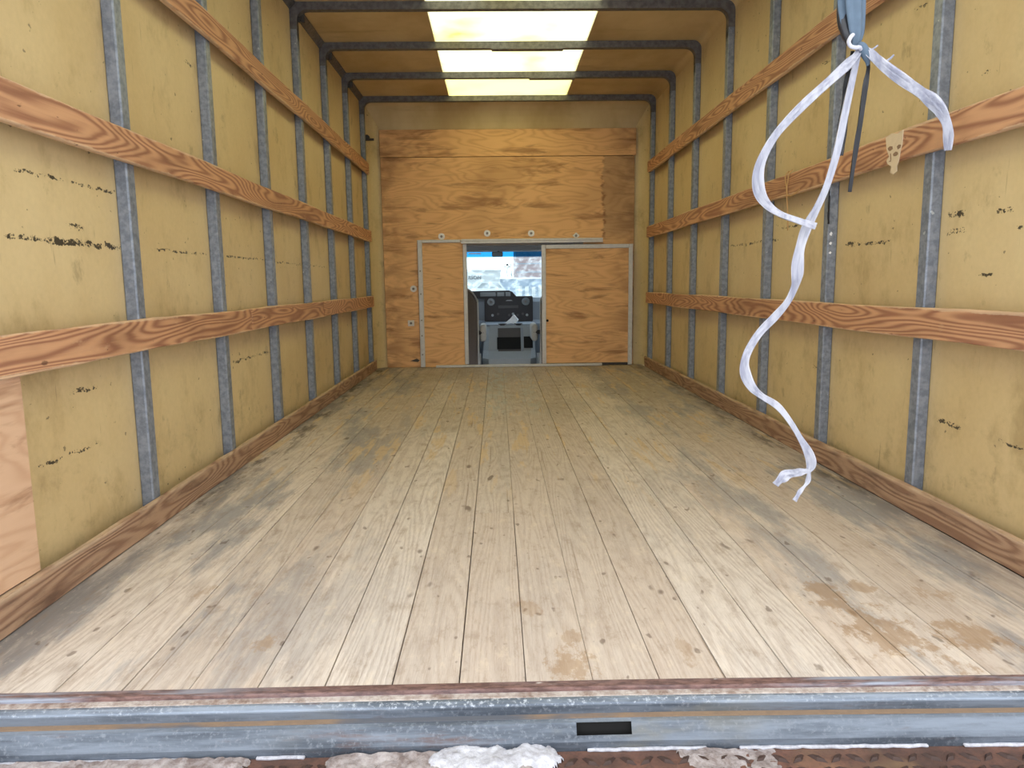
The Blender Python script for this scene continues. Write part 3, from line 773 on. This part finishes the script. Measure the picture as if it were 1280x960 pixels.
crust('slush', MT['slush'], .12, .42, .96, 1.112, -.076, .005, .62, .006, 1.9, lambda x, y: .85 * bandw(x, .13, .41, .08), 'thin frosty slush patch on the bumper right of the slot', 'slush')
for i, (a, b) in enumerate(((-1.14, -.64), (-.52, -.44), (.03, .23), (.285, .60), (.66, 1.14))):
    g = bmesh.new(); add_box(g, a, b, 1.1105, 1.1166, -.076, -.0715, .001)
    bmesh.ops.subdivide_edges(g, edges=[e for e in g.edges if abs(e.verts[0].co.x - e.verts[1].co.x) > .03], cuts=int((b - a) / .012))
    for v in g.verts: v.co.z += .0018 * mn.noise(Vector((v.co.x * 60, 3, 1))); v.co.y += .0025 * mn.noise(Vector((v.co.x * 45, 9, 4))) if v.co.y < 1.114 else 0
    tag(mesh_obj('ice_strip', g, MT['snow']), ('white ice strip along the sill joint, ' + ('leftmost', 'second from left, very short', 'third from left, just under the slot', 'second from right', 'rightmost')[i]), 'ice', 'ice strips along the sill joint')

# ------------------------------------------------------------------ pull strap, raffia and black film hanging at the tail
st = empty('pull_strap', (.484, 1.25, 1.08)); tag(st, 'slate-blue bunched webbing pull strap hanging at the tail opening', 'strap')
def hpart(par, name, bm, mat, smooth=True):
    o = mesh_obj(name, bm, mat, None, smooth); o.parent = par; o.matrix_parent_inverse = Matrix.Translation(-par.location); return o
prof_s = [(0.4846, 1.0811, .0085), (.4854, 1.0911, .0135), (.4834, 1.1036, .0190), (.4811, 1.1223, .0222), (.4782, 1.1532, .0250), (.474, 1.25, .027), (.470, 1.45, .027), (.468, 1.75, .027), (.466, 2.045, .027)]
bm = bmesh.new(); rings = []; NS = 40
for (x, z, w) in spline(prof_s, 6):
    ring = []
    for k in range(NS):
        a = 6.28318 * k / NS
        f = 1.0 - .55 * abs(math.sin(a * 1.5 + 1.9 * z + .4)) ** 10 - .22 * abs(math.sin(a * 3.5 + 4 * z)) ** 4
        ring.append(bm.verts.new((x + w * f * math.cos(a), 1.25 + (.55 * w + .002) * f * math.sin(a), z)))
    rings.append(ring)
for A, B in zip(rings[:-1], rings[1:]):
    for k in range(NS): bm.faces.new((A[k], A[(k + 1) % NS], B[(k + 1) % NS], B[k]))
bm.faces.new(rings[0][::-1]); bm.faces.new(rings[-1])
hpart(st, 'webbing', bm, MT['strap'])
bm = bmesh.new(); tube(bm, spline([(.4690, 1.262, 1.16), (.468, 1.258, 1.13), (.471, 1.254, 1.11), (.475, 1.252, 1.098), (.480, 1.25, 1.088)], 4), [.010] * 8 + [.009] * 5 + [.008] * 4, 8)
hpart(st, 'dark_fold', bm, MT['blackplastic'])
bm = bmesh.new(); tube(bm, spline([(.489, 1.246, 1.083), (.495, 1.243, 1.078), (.501, 1.243, 1.068), (.507, 1.246, 1.058), (.509, 1.249, 1.050)], 4), [.004, .005, .006, .007, .0075, .008, .008, .0078, .0075, .007, .0065, .006, .005, .004, .003, .0025, .002], 10)
hpart(st, 'knot_tail', bm, MT['strap'])

RB_LOOP = [(0.4919, 1.245, 1.0733, 0.0055), (0.4797, 1.235, 1.0592, 0.0061), (0.465, 1.225, 1.0465, 0.0074), (0.427, 1.21, 1.0143, 0.006), (0.3792, 1.2, 0.9729, 0.0066), (0.3378, 1.195, 0.9291, 0.0073), (0.3161, 1.195, 0.8859, 0.0086), (0.3166, 1.2, 0.849, 0.0093), (0.3342, 1.21, 0.8245, 0.008), (0.3612, 1.22, 0.8085, 0.0067), (0.3972, 1.225, 0.7968, 0.0061), (0.4223, 1.22, 0.7883, 0.0054)]
RB_LONG = [(0.4944, 1.25, 1.0736, 0.0041), (0.4834, 1.245, 1.0332, 0.0062), (0.4696, 1.24, 0.9687, 0.0075), (0.4581, 1.235, 0.9128, 0.0075), (0.4446, 1.235, 0.8587, 0.0061), (0.4323, 1.24, 0.8228, 0.0055), (0.4169, 1.245, 0.7876, 0.0076), (0.4053, 1.24, 0.7541, 0.0068), (0.4003, 1.235, 0.7273, 0.0095), (0.3998, 1.235, 0.7072, 0.0102), (0.3985, 1.24, 0.6896, 0.0075), (0.3891, 1.245, 0.6638, 0.0069), (0.3698, 1.25, 0.6378, 0.0083), (0.3456, 1.25, 0.6118, 0.0069), (0.3266, 1.245, 0.5846, 0.0062), (0.3173, 1.24, 0.5616, 0.0062), (0.3177, 1.235, 0.5399, 0.0082), (0.3296, 1.235, 0.5174, 0.0068), (0.3487, 1.24, 0.5009, 0.0048), (0.3776, 1.24, 0.482, 0.0062), (0.4013, 1.24, 0.4532, 0.0055), (0.4195, 1.24, 0.4243, 0.0055), (0.4371, 1.245, 0.3969, 0.0082), (0.4459, 1.25, 0.3751, 0.0083), (0.4407, 1.25, 0.362, 0.0041)]
TAIL_A = [(0.4436, 1.25, 0.3634, 0.0034), (0.4271, 1.245, 0.3621, 0.0055), (0.403, 1.235, 0.3623, 0.0082), (0.3843, 1.23, 0.3553, 0.0088), (0.3748, 1.23, 0.3438, 0.0054)]
TAIL_B = [(0.4421, 1.25, 0.3634, 0.0034), (0.4415, 1.25, 0.3458, 0.0041), (0.4326, 1.245, 0.3356, 0.0027), (0.4209, 1.24, 0.3241, 0.0041), (0.4122, 1.235, 0.3125, 0.0041)]
RB_RIGHT = [(0.497, 1.245, 1.077, 0.0041), (0.5084, 1.24, 1.0655, 0.0082), (0.5224, 1.235, 1.0515, 0.0075), (0.5406, 1.23, 1.035, 0.0081), (0.5654, 1.225, 1.0148, 0.0095), (0.5889, 1.225, 0.9997, 0.0095), (0.6068, 1.225, 0.9883, 0.0101), (0.624, 1.23, 0.9755, 0.0088), (0.6377, 1.235, 0.9575, 0.0082), (0.6463, 1.24, 0.9379, 0.0082), (0.6512, 1.245, 0.913, 0.0050)]
BK_A = [(0.4894, 1.262, 1.0772, 0.0042), (0.4872, 1.265, 1.045, 0.0063), (0.4838, 1.268, 1.0072, 0.007), (0.4826, 1.27, 0.9687, 0.0077), (0.4802, 1.27, 0.9359, 0.0084), (0.4788, 1.27, 0.9096, 0.0063)]
BK_B = [(0.5067, 1.25, 1.0685, 0.0055), (0.5105, 1.25, 1.047, 0.0034), (0.5079, 1.25, 1.0217, 0.0048), (0.5043, 1.25, 0.9899, 0.0055), (0.501, 1.25, 0.9514, 0.0048), (0.4973, 1.252, 0.9129, 0.0048), (0.4946, 1.254, 0.8805, 0.0042), (0.4931, 1.256, 0.8478, 0.0035)]
def w_up(P, k): return [(x, y, z, w * k) for x, y, z, w in P]
bm = bmesh.new(); ribbon(bm, w_up(RB_LOOP, 1.15), 0.0, .6)
rb = mesh_obj('white_ribbon', bm, MT['ribbon'], None, True); tag(rb, 'white plastic ribbon curling in a loop left of the strap knot', 'ribbon', 'white ribbons tied to the strap')
lr = empty('white_ribbon', (.4944, 1.25, 1.0736)); tag(lr, 'longest white plastic ribbon, dangling in waves almost to the floor', 'ribbon', 'white ribbons tied to the strap')
bm = bmesh.new(); ribbon(bm, w_up(RB_LONG, 1.15), .2, 1.0 * 0 + .2); hpart(lr, 'tape', bm, MT['ribbon'])
bm = bmesh.new(); ribbon(bm, w_up(TAIL_A, 1.15), 0, .2); hpart(lr, 'split_end', bm, MT['ribbon'])
bm = bmesh.new(); ribbon(bm, w_up(TAIL_B, 1.15), 0, .2); hpart(lr, 'split_end', bm, MT['ribbon'])
bm = bmesh.new(); tube(bm, spline([(.4780, 1.240, 1.0960), (.4730, 1.236, 1.0920), (.4682, 1.233, 1.0830), (.4710, 1.231, 1.0755), (.4790, 1.231, 1.0735), (.4860, 1.233, 1.0745), (.4920, 1.240, 1.0730)], 4), .0033, 8)
hpart(lr, 'knot_loop', bm, MT['ribbon'])
rr = empty('white_ribbon', (.497, 1.245, 1.077)); tag(rr, 'short stiff white plastic ribbon arching to the right of the knot', 'ribbon', 'white ribbons tied to the strap')
bm = bmesh.new(); ribbon(bm, w_up(RB_RIGHT, 1.1), 0, -.3, fold=.7); hpart(rr, 'tape', bm, MT['ribbon'])
for P in ([(.503, 1.243, 1.072, .0012), (.512, 1.240, 1.074, .001), (.519, 1.238, 1.079, .0012)], [(.527, 1.234, 1.050, .0016), (.535, 1.230, 1.055, .0016), (.541, 1.228, 1.061, .0014)]):
    bm = bmesh.new(); ribbon(bm, P); hpart(rr, 'frayed_strand', bm, MT['ribbon'])
bm = bmesh.new(); ribbon(bm, BK_A, .2, -.3, fold=.7)
tag(mesh_obj('black_strip', bm, MT['blackplastic'], None, True), 'wide crumpled black plastic strip hanging behind the white ribbons', 'plastic strip', 'black plastic strips on the strap')
bm = bmesh.new(); ribbon(bm, BK_B, .2, .5, fold=.7)
tag(mesh_obj('black_strip', bm, MT['blackplastic'], None, True), 'narrow black plastic strip hanging straight below the knot', 'plastic strip', 'black plastic strips on the strap')
bm = bmesh.new(); ribbon(bm, [(1.137, 2.752, 1.045, .005), (1.131, 2.742, .98, .004), (1.128, 2.735, .93, .004), (1.129, 2.733, .905, .004)], 0, .3)  # dark stripe on the stud, modelled as a thin black strip
tag(mesh_obj('black_strip', bm, MT['blackplastic'], None, True), 'thin black strip on the wall stud below the upper slat', 'plastic strip')

for (yy, zz, w_) in ((2.735, .87, .008), (2.736, .835, .006), (2.731, .800, .005)):
    g = bmesh.new(); extrude_poly(g, [(1.139, zz), (1.145, zz + w_), (1.150, zz + .3 * w_), (1.147, zz - w_), (1.141, zz - .7 * w_)], 'y', STUDS[2] - .0008, STUDS[2] + .001); mesh_obj('paint_fleck', g, MT['white'], walls[1])
# torn paper and twine on the right slat
px = SL - .0015
poly = [(2.325, 1.137), (2.29, 1.143), (2.255, 1.136), (2.227, 1.142), (2.229, 1.10), (2.237, 1.082), (2.243, 1.052), (2.252, 1.040), (2.250, 1.024), (2.266, 1.017), (2.288, 1.026), (2.281, 1.042), (2.305, 1.054), (2.313, 1.065), (2.298, 1.075), (2.316, 1.10)]
bm = bmesh.new(); extrude_poly(bm, poly, 'x', px - .001, px + .0012)
tp = tag(mesh_obj('torn_paper', bm, MT['paper']), 'torn beige paper scrap stuck on the upper right slat', 'paper')
for hp in ([(2.308, 1.102), (2.296, 1.106), (2.282, 1.103), (2.279, 1.095), (2.294, 1.091), (2.304, 1.095)], [(2.256, 1.098), (2.246, 1.102), (2.233, 1.099), (2.236, 1.091), (2.250, 1.088)], [(2.292, 1.082), (2.288, 1.084), (2.284, 1.064), (2.288, 1.062)], [(2.276, 1.079), (2.262, 1.084), (2.250, 1.081), (2.247, 1.074), (2.258, 1.070), (2.272, 1.072)], [(2.300, 1.060), (2.285, 1.063), (2.286, 1.058)]):
    bm = bmesh.new(); extrude_poly(bm, hp, 'x', px - .0016, px - .0008); mesh_obj('torn_hole', bm, MT['hole'], tp)
tw = empty('twine', (1.11, 3.08, 1.0)); tag(tw, 'frayed tan twine looped over the right-hand slat', 'twine')
for P in ([(1.118, 3.10, 1.150), (1.108, 3.11, 1.128), (1.107, 3.09, 1.08), (1.108, 3.085, 1.045), (1.109, 3.07, .97), (1.112, 3.073, .905)], [(1.118, 3.06, 1.150), (1.108, 3.07, 1.135), (1.107, 3.085, 1.08), (1.107, 3.08, 1.047)], [(1.107, 3.088, 1.050), (1.104, 3.03, 1.043), (1.105, 2.98, 1.050), (1.104, 2.95, 1.058)]):
    bm = bmesh.new(); tube(bm, spline(P, 5), .0028, 6); hpart(tw, 'strand', bm, MT['twine'])

# ------------------------------------------------------------------ cab
tag(box('floor_cab', -.95, .95, 6.24, 8.25, -.34, -.30, MT['carpet']), 'dark carpeted cab floor seen through the opening', None, None, 'structure')
tag(box('ceiling_cab', -.95, .95, 6.24, 7.62, 1.085, 1.12, MT['headl']), 'pale cab headliner above the windscreen', None, None, 'structure')
for sd, nm in ((-1, 'left'), (1, 'right')):
    bm = bmesh.new(); add_box(bm, sd * .95 - .02, sd * .95 + .02, 6.24, 8.3, -.34, .50); add_box(bm, sd * .95 - .02, sd * .95 + .02, 6.24, 6.80, .50, 1.12)
    extrude_poly(bm, [(7.55, 1.12), (7.66, 1.12), (8.32, .50), (8.20, .50)], 'x', sd * .95 - .02, sd * .95 + .02); add_box(bm, sd * .95 - .02, sd * .95 + .02, 6.8, 7.6, 1.06, 1.12)
    tag(mesh_obj('wall_cab_' + nm, bm, MT['dash']), 'grey cab side with door window, %s side' % nm, None, None, 'structure')
    bm = bmesh.new(); extrude_poly(bm, [(6.80, .50), (8.20, .50), (7.56, 1.06), (6.80, 1.06)], 'x', sd * .95 - .003, sd * .95 + .003)
    tag(mesh_obj('window_%d' % (2 if sd < 0 else 3), bm, MT['sideglass']), 'cab side window, %s side' % nm, None, None, 'structure')
bm = bmesh.new(); extrude_poly(bm, [(8.34, .50), (7.62, 1.085), (7.616, 1.080), (8.336, .495)], 'x', -.93, .93)
tag(mesh_obj('window_1', bm, MT['glass']), 'windscreen with blue shade band and salty film', None, None, 'structure')
bm = bmesh.new(); extrude_poly(bm, [(7.60, 1.085), (7.60, 1.035), (7.66, 1.025), (7.69, 1.03), (7.62, 1.09)], 'x', -.93, .93)
tag(mesh_obj('trim_10', bm, MT['headl']), 'grey header strip above the windscreen', None, None, 'structure')
bm = bmesh.new(); add_box(bm, -.93, .93, 8.15, 8.30, -.34, .52); tag(mesh_obj('wall_cab_front', bm, MT['dark']), 'dark firewall below the windscreen', None, None, 'structure')

mir = empty('rear_view_mirror', (-.097, 7.62, 1.0)); tag(mir, 'small dark rear-view mirror hanging at the top of the windscreen', 'mirror')
g = bmesh.new(); add_box(g, -.155, -.042, 7.575, 7.60, .972, 1.024, .012, 3); hpart(mir, 'housing', g, MT['dark'])
g = bmesh.new(); tube(g, [(-.097, 7.60, 1.0), (-.09, 7.63, 1.03), (-.085, 7.65, 1.055)], .007, 8); hpart(mir, 'stem', g, MT['dark'])
g = bmesh.new(); add_box(g, -.149, -.048, 7.573, 7.575, .978, 1.018); hpart(mir, 'mirror_glass', g, MT['tinted'], False)

def seat(sd, label):
    xi, xo = .285, .80
    s = empty('cab_seat', (sd * .54, 6.9, -.30)); tag(s, label, 'seat', 'cab seats')
    pts = [(xi, -.18), (xi, .50)] + [(xi + .16 - .16 * math.cos(a * math.pi / 16), .50 + .17 * math.sin(a * math.pi / 16)) for a in range(1, 8)] + [(xi + .16, .67)]
    pts += [(xo - .15, .70)] + [(xo - .15 + .15 * math.sin(a * math.pi / 12), .55 + .15 * math.cos(a * math.pi / 12)) for a in range(1, 6)] + [(xo, .55), (xo, -.18)]
    pts = [(sd * x, z) for x, z in pts]
    g = bmesh.new(); extrude_poly(g, pts, 'y', 6.62, 6.78)
    bmesh.ops.recalc_face_normals(g, faces=g.faces[:])
    bmesh.ops.bevel(g, geom=[e for e in g.edges if abs(e.verts[0].co.y - e.verts[1].co.y) < .01], offset=.03, segments=3, affect='EDGES')
    hpart(s, 'backrest', g, MT['seat'])
    g = bmesh.new(); tube(g, spline([(x, 6.615, z) for x, z in pts[0:12]], 2), .007, 6); hpart(s, 'piping', g, MT['seat2'])
    g = bmesh.new(); add_box(g, sd * .54 - .25, sd * .54 + .25, 6.74, 7.28, -.16, .02, .05, 3); hpart(s, 'cushion', g, MT['seat'])
    g = bmesh.new(); extrude_poly(g, [(6.66, -.30), (7.2, -.30), (7.25, -.16), (6.62, -.16)], 'x', sd * .54 - .235, sd * .54 + .235); hpart(s, 'pedestal', g, MT['grey'], False)
    xa = .245 if sd < 0 else .235
    g = bmesh.new(); add_box(g, sd * xa - .03, sd * xa + .03, 6.70, 7.05, .165, .325, .028, 4); hpart(s, 'armrest', g, MT['seat2'])
    g = bmesh.new(); tube(g, [(sd * .30, 6.72, .25), (sd * (xa - .01), 6.72, .25)], .02, 8); hpart(s, 'armrest_pivot', g, MT['dark'])
    g = bmesh.new(); extrude_poly(g, [(6.70, .06), (7.10, .02), (7.22, -.20), (6.70, -.20)], 'x', sd * .285 - .012, sd * .285 + .012); hpart(s, 'side_shield', g, MT['grey'], False)
seat(-1, 'brown-grey driver seat with armrest, left of the cab opening')
seat(1, 'brown-grey passenger seat with armrest, mostly hidden by the sliding door')

da = empty('dashboard', (0, 7.95, .3)); tag(da, 'slate-grey dashboard with dark instrument hood and centre stack', 'dashboard')
g = bmesh.new(); extrude_poly(g, [(8.30, .30), (8.30, .545), (7.93, .556), (7.87, .545), (7.845, .50), (7.86, .28), (8.0, .18), (8.3, .18)], 'x', -.92, .92)
hpart(da, 'dash_body', g, MT['dash'], False)
g = bmesh.new(); extrude_poly(g, [(-.66, .545), (-.64, .590), (-.58, .618), (.02, .624), (.055, .610), (.105, .556), (.09, .545)], 'y', 7.80, 8.06); hpart(da, 'instrument_hood', g, MT['dark'], False)
for a, b in ((-.60, -.36), (-.29, -.12), (-.11, -.03), (-.02, .035)):
    g = bmesh.new(); add_box(g, a, b, 7.792, 7.802, .562, .607, .004); hpart(da, 'gauge_window', g, MT['tinted'], False)
g = bmesh.new(); extrude_poly(g, [(-.245, .298), (-.245, .553), (-.235, .562), (.262, .562), (.274, .553), (.274, .298)], 'y', 7.815, 7.90); hpart(da, 'centre_stack', g, MT['dark'], False)
g = bmesh.new(); add_box(g, -.10, .12, 7.808, 7.818, .432, .470, .003); hpart(da, 'radio', g, MT['brownp'], False)
for x in (-.175, .195):
    g = bmesh.new(); cyl(g, (x, 0, .505), 'y', .040, .046, 7.800, 7.82, 20); v = hpart(da, 'air_vent', g, MT['tinted'], False)
    g = bmesh.new(); cyl(g, (x, 0, .505), 'y', .014, .014, 7.796, 7.802, 12); o = mesh_obj('vent_hub', g, MT['brownp']); o.parent = v
    o.matrix_parent_inverse = Matrix.Identity(4)
g = bmesh.new(); extrude_poly(g, [(-.02, .513), (.0, .524), (.04, .524), (.06, .513)], 'y', 7.808, 7.818); hpart(da, 'badge', g, MT['grey'], False)
for i, x in enumerate((-.16, -.10, .02, .06, .11, .165, .21)):
    g = bmesh.new(); cyl(g, (x, 0, .362 + .012 * (i % 2)), 'y', .014, .014, 7.803, 7.818, 10); hpart(da, 'knob', g, MT['brownp'] if i % 3 else MT['grey'], False)
g = bmesh.new(); extrude_poly(g, [(8.0, -.28), (7.95, .30), (7.84, .31), (7.80, .27), (7.85, -.2)], 'x', -.9, .9); hpart(da, 'knee_panel', g, MT['dash'], False)
# steering wheel and column behind the driver seat
sw = empty('steering_wheel', (-.52, 7.55, .42)); tag(sw, 'dark steering wheel behind the driver seat, peeping past its shoulder', 'steering wheel')
g = bmesh.new(); ring = [(-.52 + .19 * math.cos(a * .19634954), 7.55 + .07 * math.sin(a * .19634954), .44 + .175 * math.sin(a * .19634954)) for a in range(33)]; tube(g, ring, .016, 8); hpart(sw, 'rim', g, MT['dark'])
g = bmesh.new(); add_box(g, -.69, -.35, 7.54, 7.57, .425, .455, .01, 2); add_box(g, -.57, -.47, 7.52, 7.60, .38, .49, .02, 2); hpart(sw, 'hub', g, MT['dark'])
g = bmesh.new(); tube(g, [(-.52, 7.56, .43), (-.52, 7.80, .395)], .04, 10); hpart(sw, 'column', g, MT['dark'])

co = empty('engine_console', (.03, 7.5, -.3)); tag(co, 'grey moulded engine-cover console between the cab seats', 'console')
g = bmesh.new()
lo = [(-.262, 7.16), (-.20, 7.04), (.21, 7.04), (.268, 7.16), (.268, 7.785), (-.262, 7.785)]; mi = [(-.255, 7.24), (-.20, 7.15), (.22, 7.15), (.265, 7.24), (.265, 7.785), (-.255, 7.785)]; hi = [(-.235, 7.30), (-.19, 7.25), (.22, 7.25), (.258, 7.30), (.258, 7.785), (-.24, 7.785)]
R3 = [[g.verts.new((x, y, z)) for x, y in L_] for L_, z in ((lo, -.30), (lo, -.03), (mi, .04), (hi, .262), ([(x * .97, y + .02) for x, y in hi], .285))]
for A, B in zip(R3[:-1], R3[1:]):
    for k in range(6): g.faces.new((A[k], A[(k + 1) % 6], B[(k + 1) % 6], B[k]))
g.faces.new(R3[0][::-1]); g.faces.new(R3[-1])
hpart(co, 'cover', g, MT['console'], False)
g = bmesh.new(); extrude_poly(g, [(7.244, .258), (7.143, .035), (7.185, .028), (7.30, .258)], 'x', -.105, .120); hpart(co, 'face_panel', g, MT['brownp'], False)
g = bmesh.new(); extrude_poly(g, [(7.196, .170), (7.140, .055), (7.19, .052), (7.24, .170)], 'x', -.115, .120); hpart(co, 'storage_slot', g, MT['black'], False)
g = bmesh.new(); extrude_poly(g, [(7.200, .175), (7.146, .065), (7.20, .062), (7.25, .175)], 'x', .150, .238); hpart(co, 'storage_slot', g, MT['black'], False)
g = bmesh.new(); extrude_poly(g, [(7.235, .262), (7.132, .035), (7.18, .03), (7.28, .262)], 'x', .122, .148); hpart(co, 'divider', g, MT['dash'], False)
for x in (-.06, .10):
    g = bmesh.new(); cyl(g, (x, 7.30, 0), 'z', .038, .042, .283, .300, 16); hpart(co, 'cup_ring', g, MT['dark'], False)
g = bmesh.new(); add_box(g, -.235, .25, 7.27, 7.78, .284, .292, .003); hpart(co, 'tray', g, MT['dash'], False)
g = bmesh.new()
P = [(-.045, 7.34, .293), (.02, 7.36, .345), (.055, 7.38, .386), (.098, 7.37, .335), (.070, 7.33, .294), (.03, 7.32, .300)]
A = [g.verts.new(p) for p in P]; B = [g.verts.new((x + .01, y + .03, z - .001)) for x, y, z in P]
for k in range(6): g.faces.new((A[k], A[(k + 1) % 6], B[(k + 1) % 6], B[k]))
g.faces.new(A); g.faces.new(B[::-1])
tag(mesh_obj('paper_napkin', g, MT['white']), 'crumpled white paper standing on the console tray', 'paper')

# decal on the windscreen (small tree mark above a line)
dc = empty('windscreen_decal', (.005, 7.87, .885)); tag(dc, 'small green tree-shaped decal with a line under it on windscreen', 'decal')
def on_glass(pts):   # x, z -> just inside the sloping glass
    g = bmesh.new(); V = [g.verts.new((x, 8.34 - (z - .50) * (.72 / .585) - .010, z)) for x, z in pts]; g.faces.new(V)
    r = bmesh.ops.extrude_face_region(g, geom=g.faces[:]); bmesh.ops.translate(g, verts=[v for v in r['geom'] if isinstance(v, bmesh.types.BMVert)], vec=(0, -.001, -.001)); return g
hpart(dc, 'tree_mark', on_glass([(-.004, .888), (.016, .888), (.018, .898), (.012, .906), (.006, .908), (-.002, .904), (-.008, .897)]), MT['decal'], False)
hpart(dc, 'underline', on_glass([(-.035, .871), (-.005, .871), (-.002, .877), (-.03, .876)]), MT['decal'], False)
hpart(dc, 'underline', on_glass([(.004, .873), (.040, .873), (.043, .880), (.036, .878), (.010, .876)]), MT['decal'], False)
g = on_glass([(-.40, 1.006), (-.27, 1.006), (-.27, 1.018), (-.40, 1.018)])
tag(mesh_obj('windscreen_sticker', g, MT['white']), 'narrow white sticker at the top left of the windscreen', 'sticker')

# ------------------------------------------------------------------ outside ahead of the cab
bm = bmesh.new(); add_box(bm, -150, 150, -60, 200, -1.10, -1.0); tag(mesh_obj('ground', bm, MT['snowg']), 'snow-dusted yard around the truck', None, None, 'structure')
br = empty('brick_building', (7, 70, -1)); tag(br, 'pale red brick building beyond the yard, right side of windscreen', 'building')
hpart(br, 'brick_wall', add_box(bmesh.new(), 1.75, 16, 70, 80, -1, 8), MT['brick'], False); hpart(br, 'parapet', add_box(bmesh.new(), 1.65, 16.1, 69.9, 80.1, 8, 8.4), MT['shed'], False)
for zz in (1.7, 2.5):
    hpart(br, 'ledge', add_box(bmesh.new(), 1.74, 16, 69.93, 70, zz, zz + .07), MT['shed'], False)
sh = empty('storage_shed', (4, 50, -1)); tag(sh, 'long blue-grey storage shed with white doors and snowy roof', 'shed')
hpart(sh, 'shed_wall', add_box(bmesh.new(), .13, 9, 50, 56, -1, .98), MT['shed'], False)
hpart(sh, 'snowy_roof', add_box(bmesh.new(), .08, 9.1, 49.8, 56.2, .98, 1.08), MT['snow'], False)
for i in range(9):
    x = 1.36 + i * .46
    hpart(sh, 'shed_door', add_box(bmesh.new(), x, x + .26, 49.95, 50, -.9, .52 - .04 * (i % 3)), MT['wwall'], False)
wb = empty('white_building', (-5, 60, -1)); tag(wb, 'white low building with dark lettering, left side of windscreen', 'building')
hpart(wb, 'wall', add_box(bmesh.new(), -12, .22, 60, 70, -1, 1.75), MT['wwall'], False)
hpart(wb, 'roof', add_box(bmesh.new(), -12.1, .3, 59.9, 70.1, 1.75, 1.85), MT['snow'], False)
cu = bpy.data.curves.new('lettering', 'FONT'); cu.body = 'RSON'; cu.size = .40; cu.extrude = .01; cu.offset = .012; cu.space_character = 1.05
tmp = bpy.data.objects.new('tmp', cu); COL.objects.link(tmp)
bpy.context.view_layer.update()
me = bpy.data.meshes.new_from_object(tmp.evaluated_get(bpy.context.evaluated_depsgraph_get())); bpy.data.objects.remove(tmp)
me.materials.append(MT['letter']); o = link('lettering', me); o.parent = wb; o.matrix_parent_inverse = Matrix.Translation(-wb.location)
o.rotation_euler = (math.pi / 2, 0, 0); o.location = (-2.46, 59.97, 1.06)
ca = empty('parked_car', (-.9, 46, -1)); tag(ca, 'distant white parked car with dark windows in the snowy yard', 'car')
hpart(ca, 'car_body', extrude_poly(bmesh.new(), [(-2.6, -.65), (-2.6, .25), (-1.6, .35), (-1.1, .78), (.05, .78), (.45, .32), (.5, -.65)], 'y', 46, 47.6), MT['carw'], False)
hpart(ca, 'car_window', extrude_poly(bmesh.new(), [(-1.35, .42), (-1.02, .74), (-.60, .74), (-.60, .42)], 'y', 45.97, 46), MT['tinted'], False)
hpart(ca, 'car_window', extrude_poly(bmesh.new(), [(-.54, .42), (-.54, .74), (-.02, .74), (.22, .42)], 'y', 45.97, 46), MT['tinted'], False)
for x in (-2.05, -.15):
    hpart(ca, 'wheel', cyl(bmesh.new(), (x, 0, -.68), 'y', .32, .32, 45.95, 46.15, 16), MT['dark'], False)
rt_ = random.Random(5)
def tree(x, y, h, label):
    t = empty('bare_tree', (x, y, -1)); tag(t, label, 'tree', 'frosted trees beyond the yard')
    g = bmesh.new(); tube(g, [(x, y, -1), (x + .05, y, h * .4), (x, y, h * .75)], [.07, .05, .02], 6); hpart(t, 'trunk', g, MT['bark'])
    g = bmesh.new()
    for k in range(26):
        z = rt_.uniform(.1, h * .72); a = rt_.uniform(0, 6.28); l = rt_.uniform(.3, .85) * (1 - z / h * .5)
        p = Vector((x + .03, y, z)); q = p + Vector((math.cos(a) * l * .6, math.sin(a) * l * .6, l * .6)); s = q + Vector((math.cos(a + .5) * l * .4, math.sin(a + .5) * l * .4, l * .5))
        tube(g, [p, q, s], [.016, .012, .005], 5)
        s2 = q + Vector((math.cos(a - .9) * l * .4, math.sin(a - .9) * l * .4, l * .4)); tube(g, [q, s2], [.010, .005], 5)
    hpart(t, 'branches', g, MT['bark'])
tree(.70, 58, 2.6, 'frosted bare tree between the white building and the brick one')
tree(1.15, 64, 3.2, 'taller frosted bare tree just left of the brick building')

# the tail edge runs a touch out of square towards the right
def tail(x): return -0.018 * max(0.0, min(1.2, (x - .15) / .85))
for par in (sill, bump):
    for o in par.children:
        me = o.data
        if not me.get('bent'):
            bm = bmesh.new(); bm.from_mesh(me)
            if o.name.split('.')[0] not in ('tread_lugs', 'slot'):
                bmesh.ops.subdivide_edges(bm, edges=[e for e in bm.edges if abs(e.verts[0].co.x - e.verts[1].co.x) > .4], cuts=14)
            for v in bm.verts: v.co.y += tail(v.co.x)
            bm.to_mesh(me); bm.free()
for o in S.objects:
    if o.name.split('.')[0] in ('slush', 'ice_strip', 'snow_lump') and o.type == 'MESH':
        for v in o.data.vertices: v.co.y += tail(v.co.x)
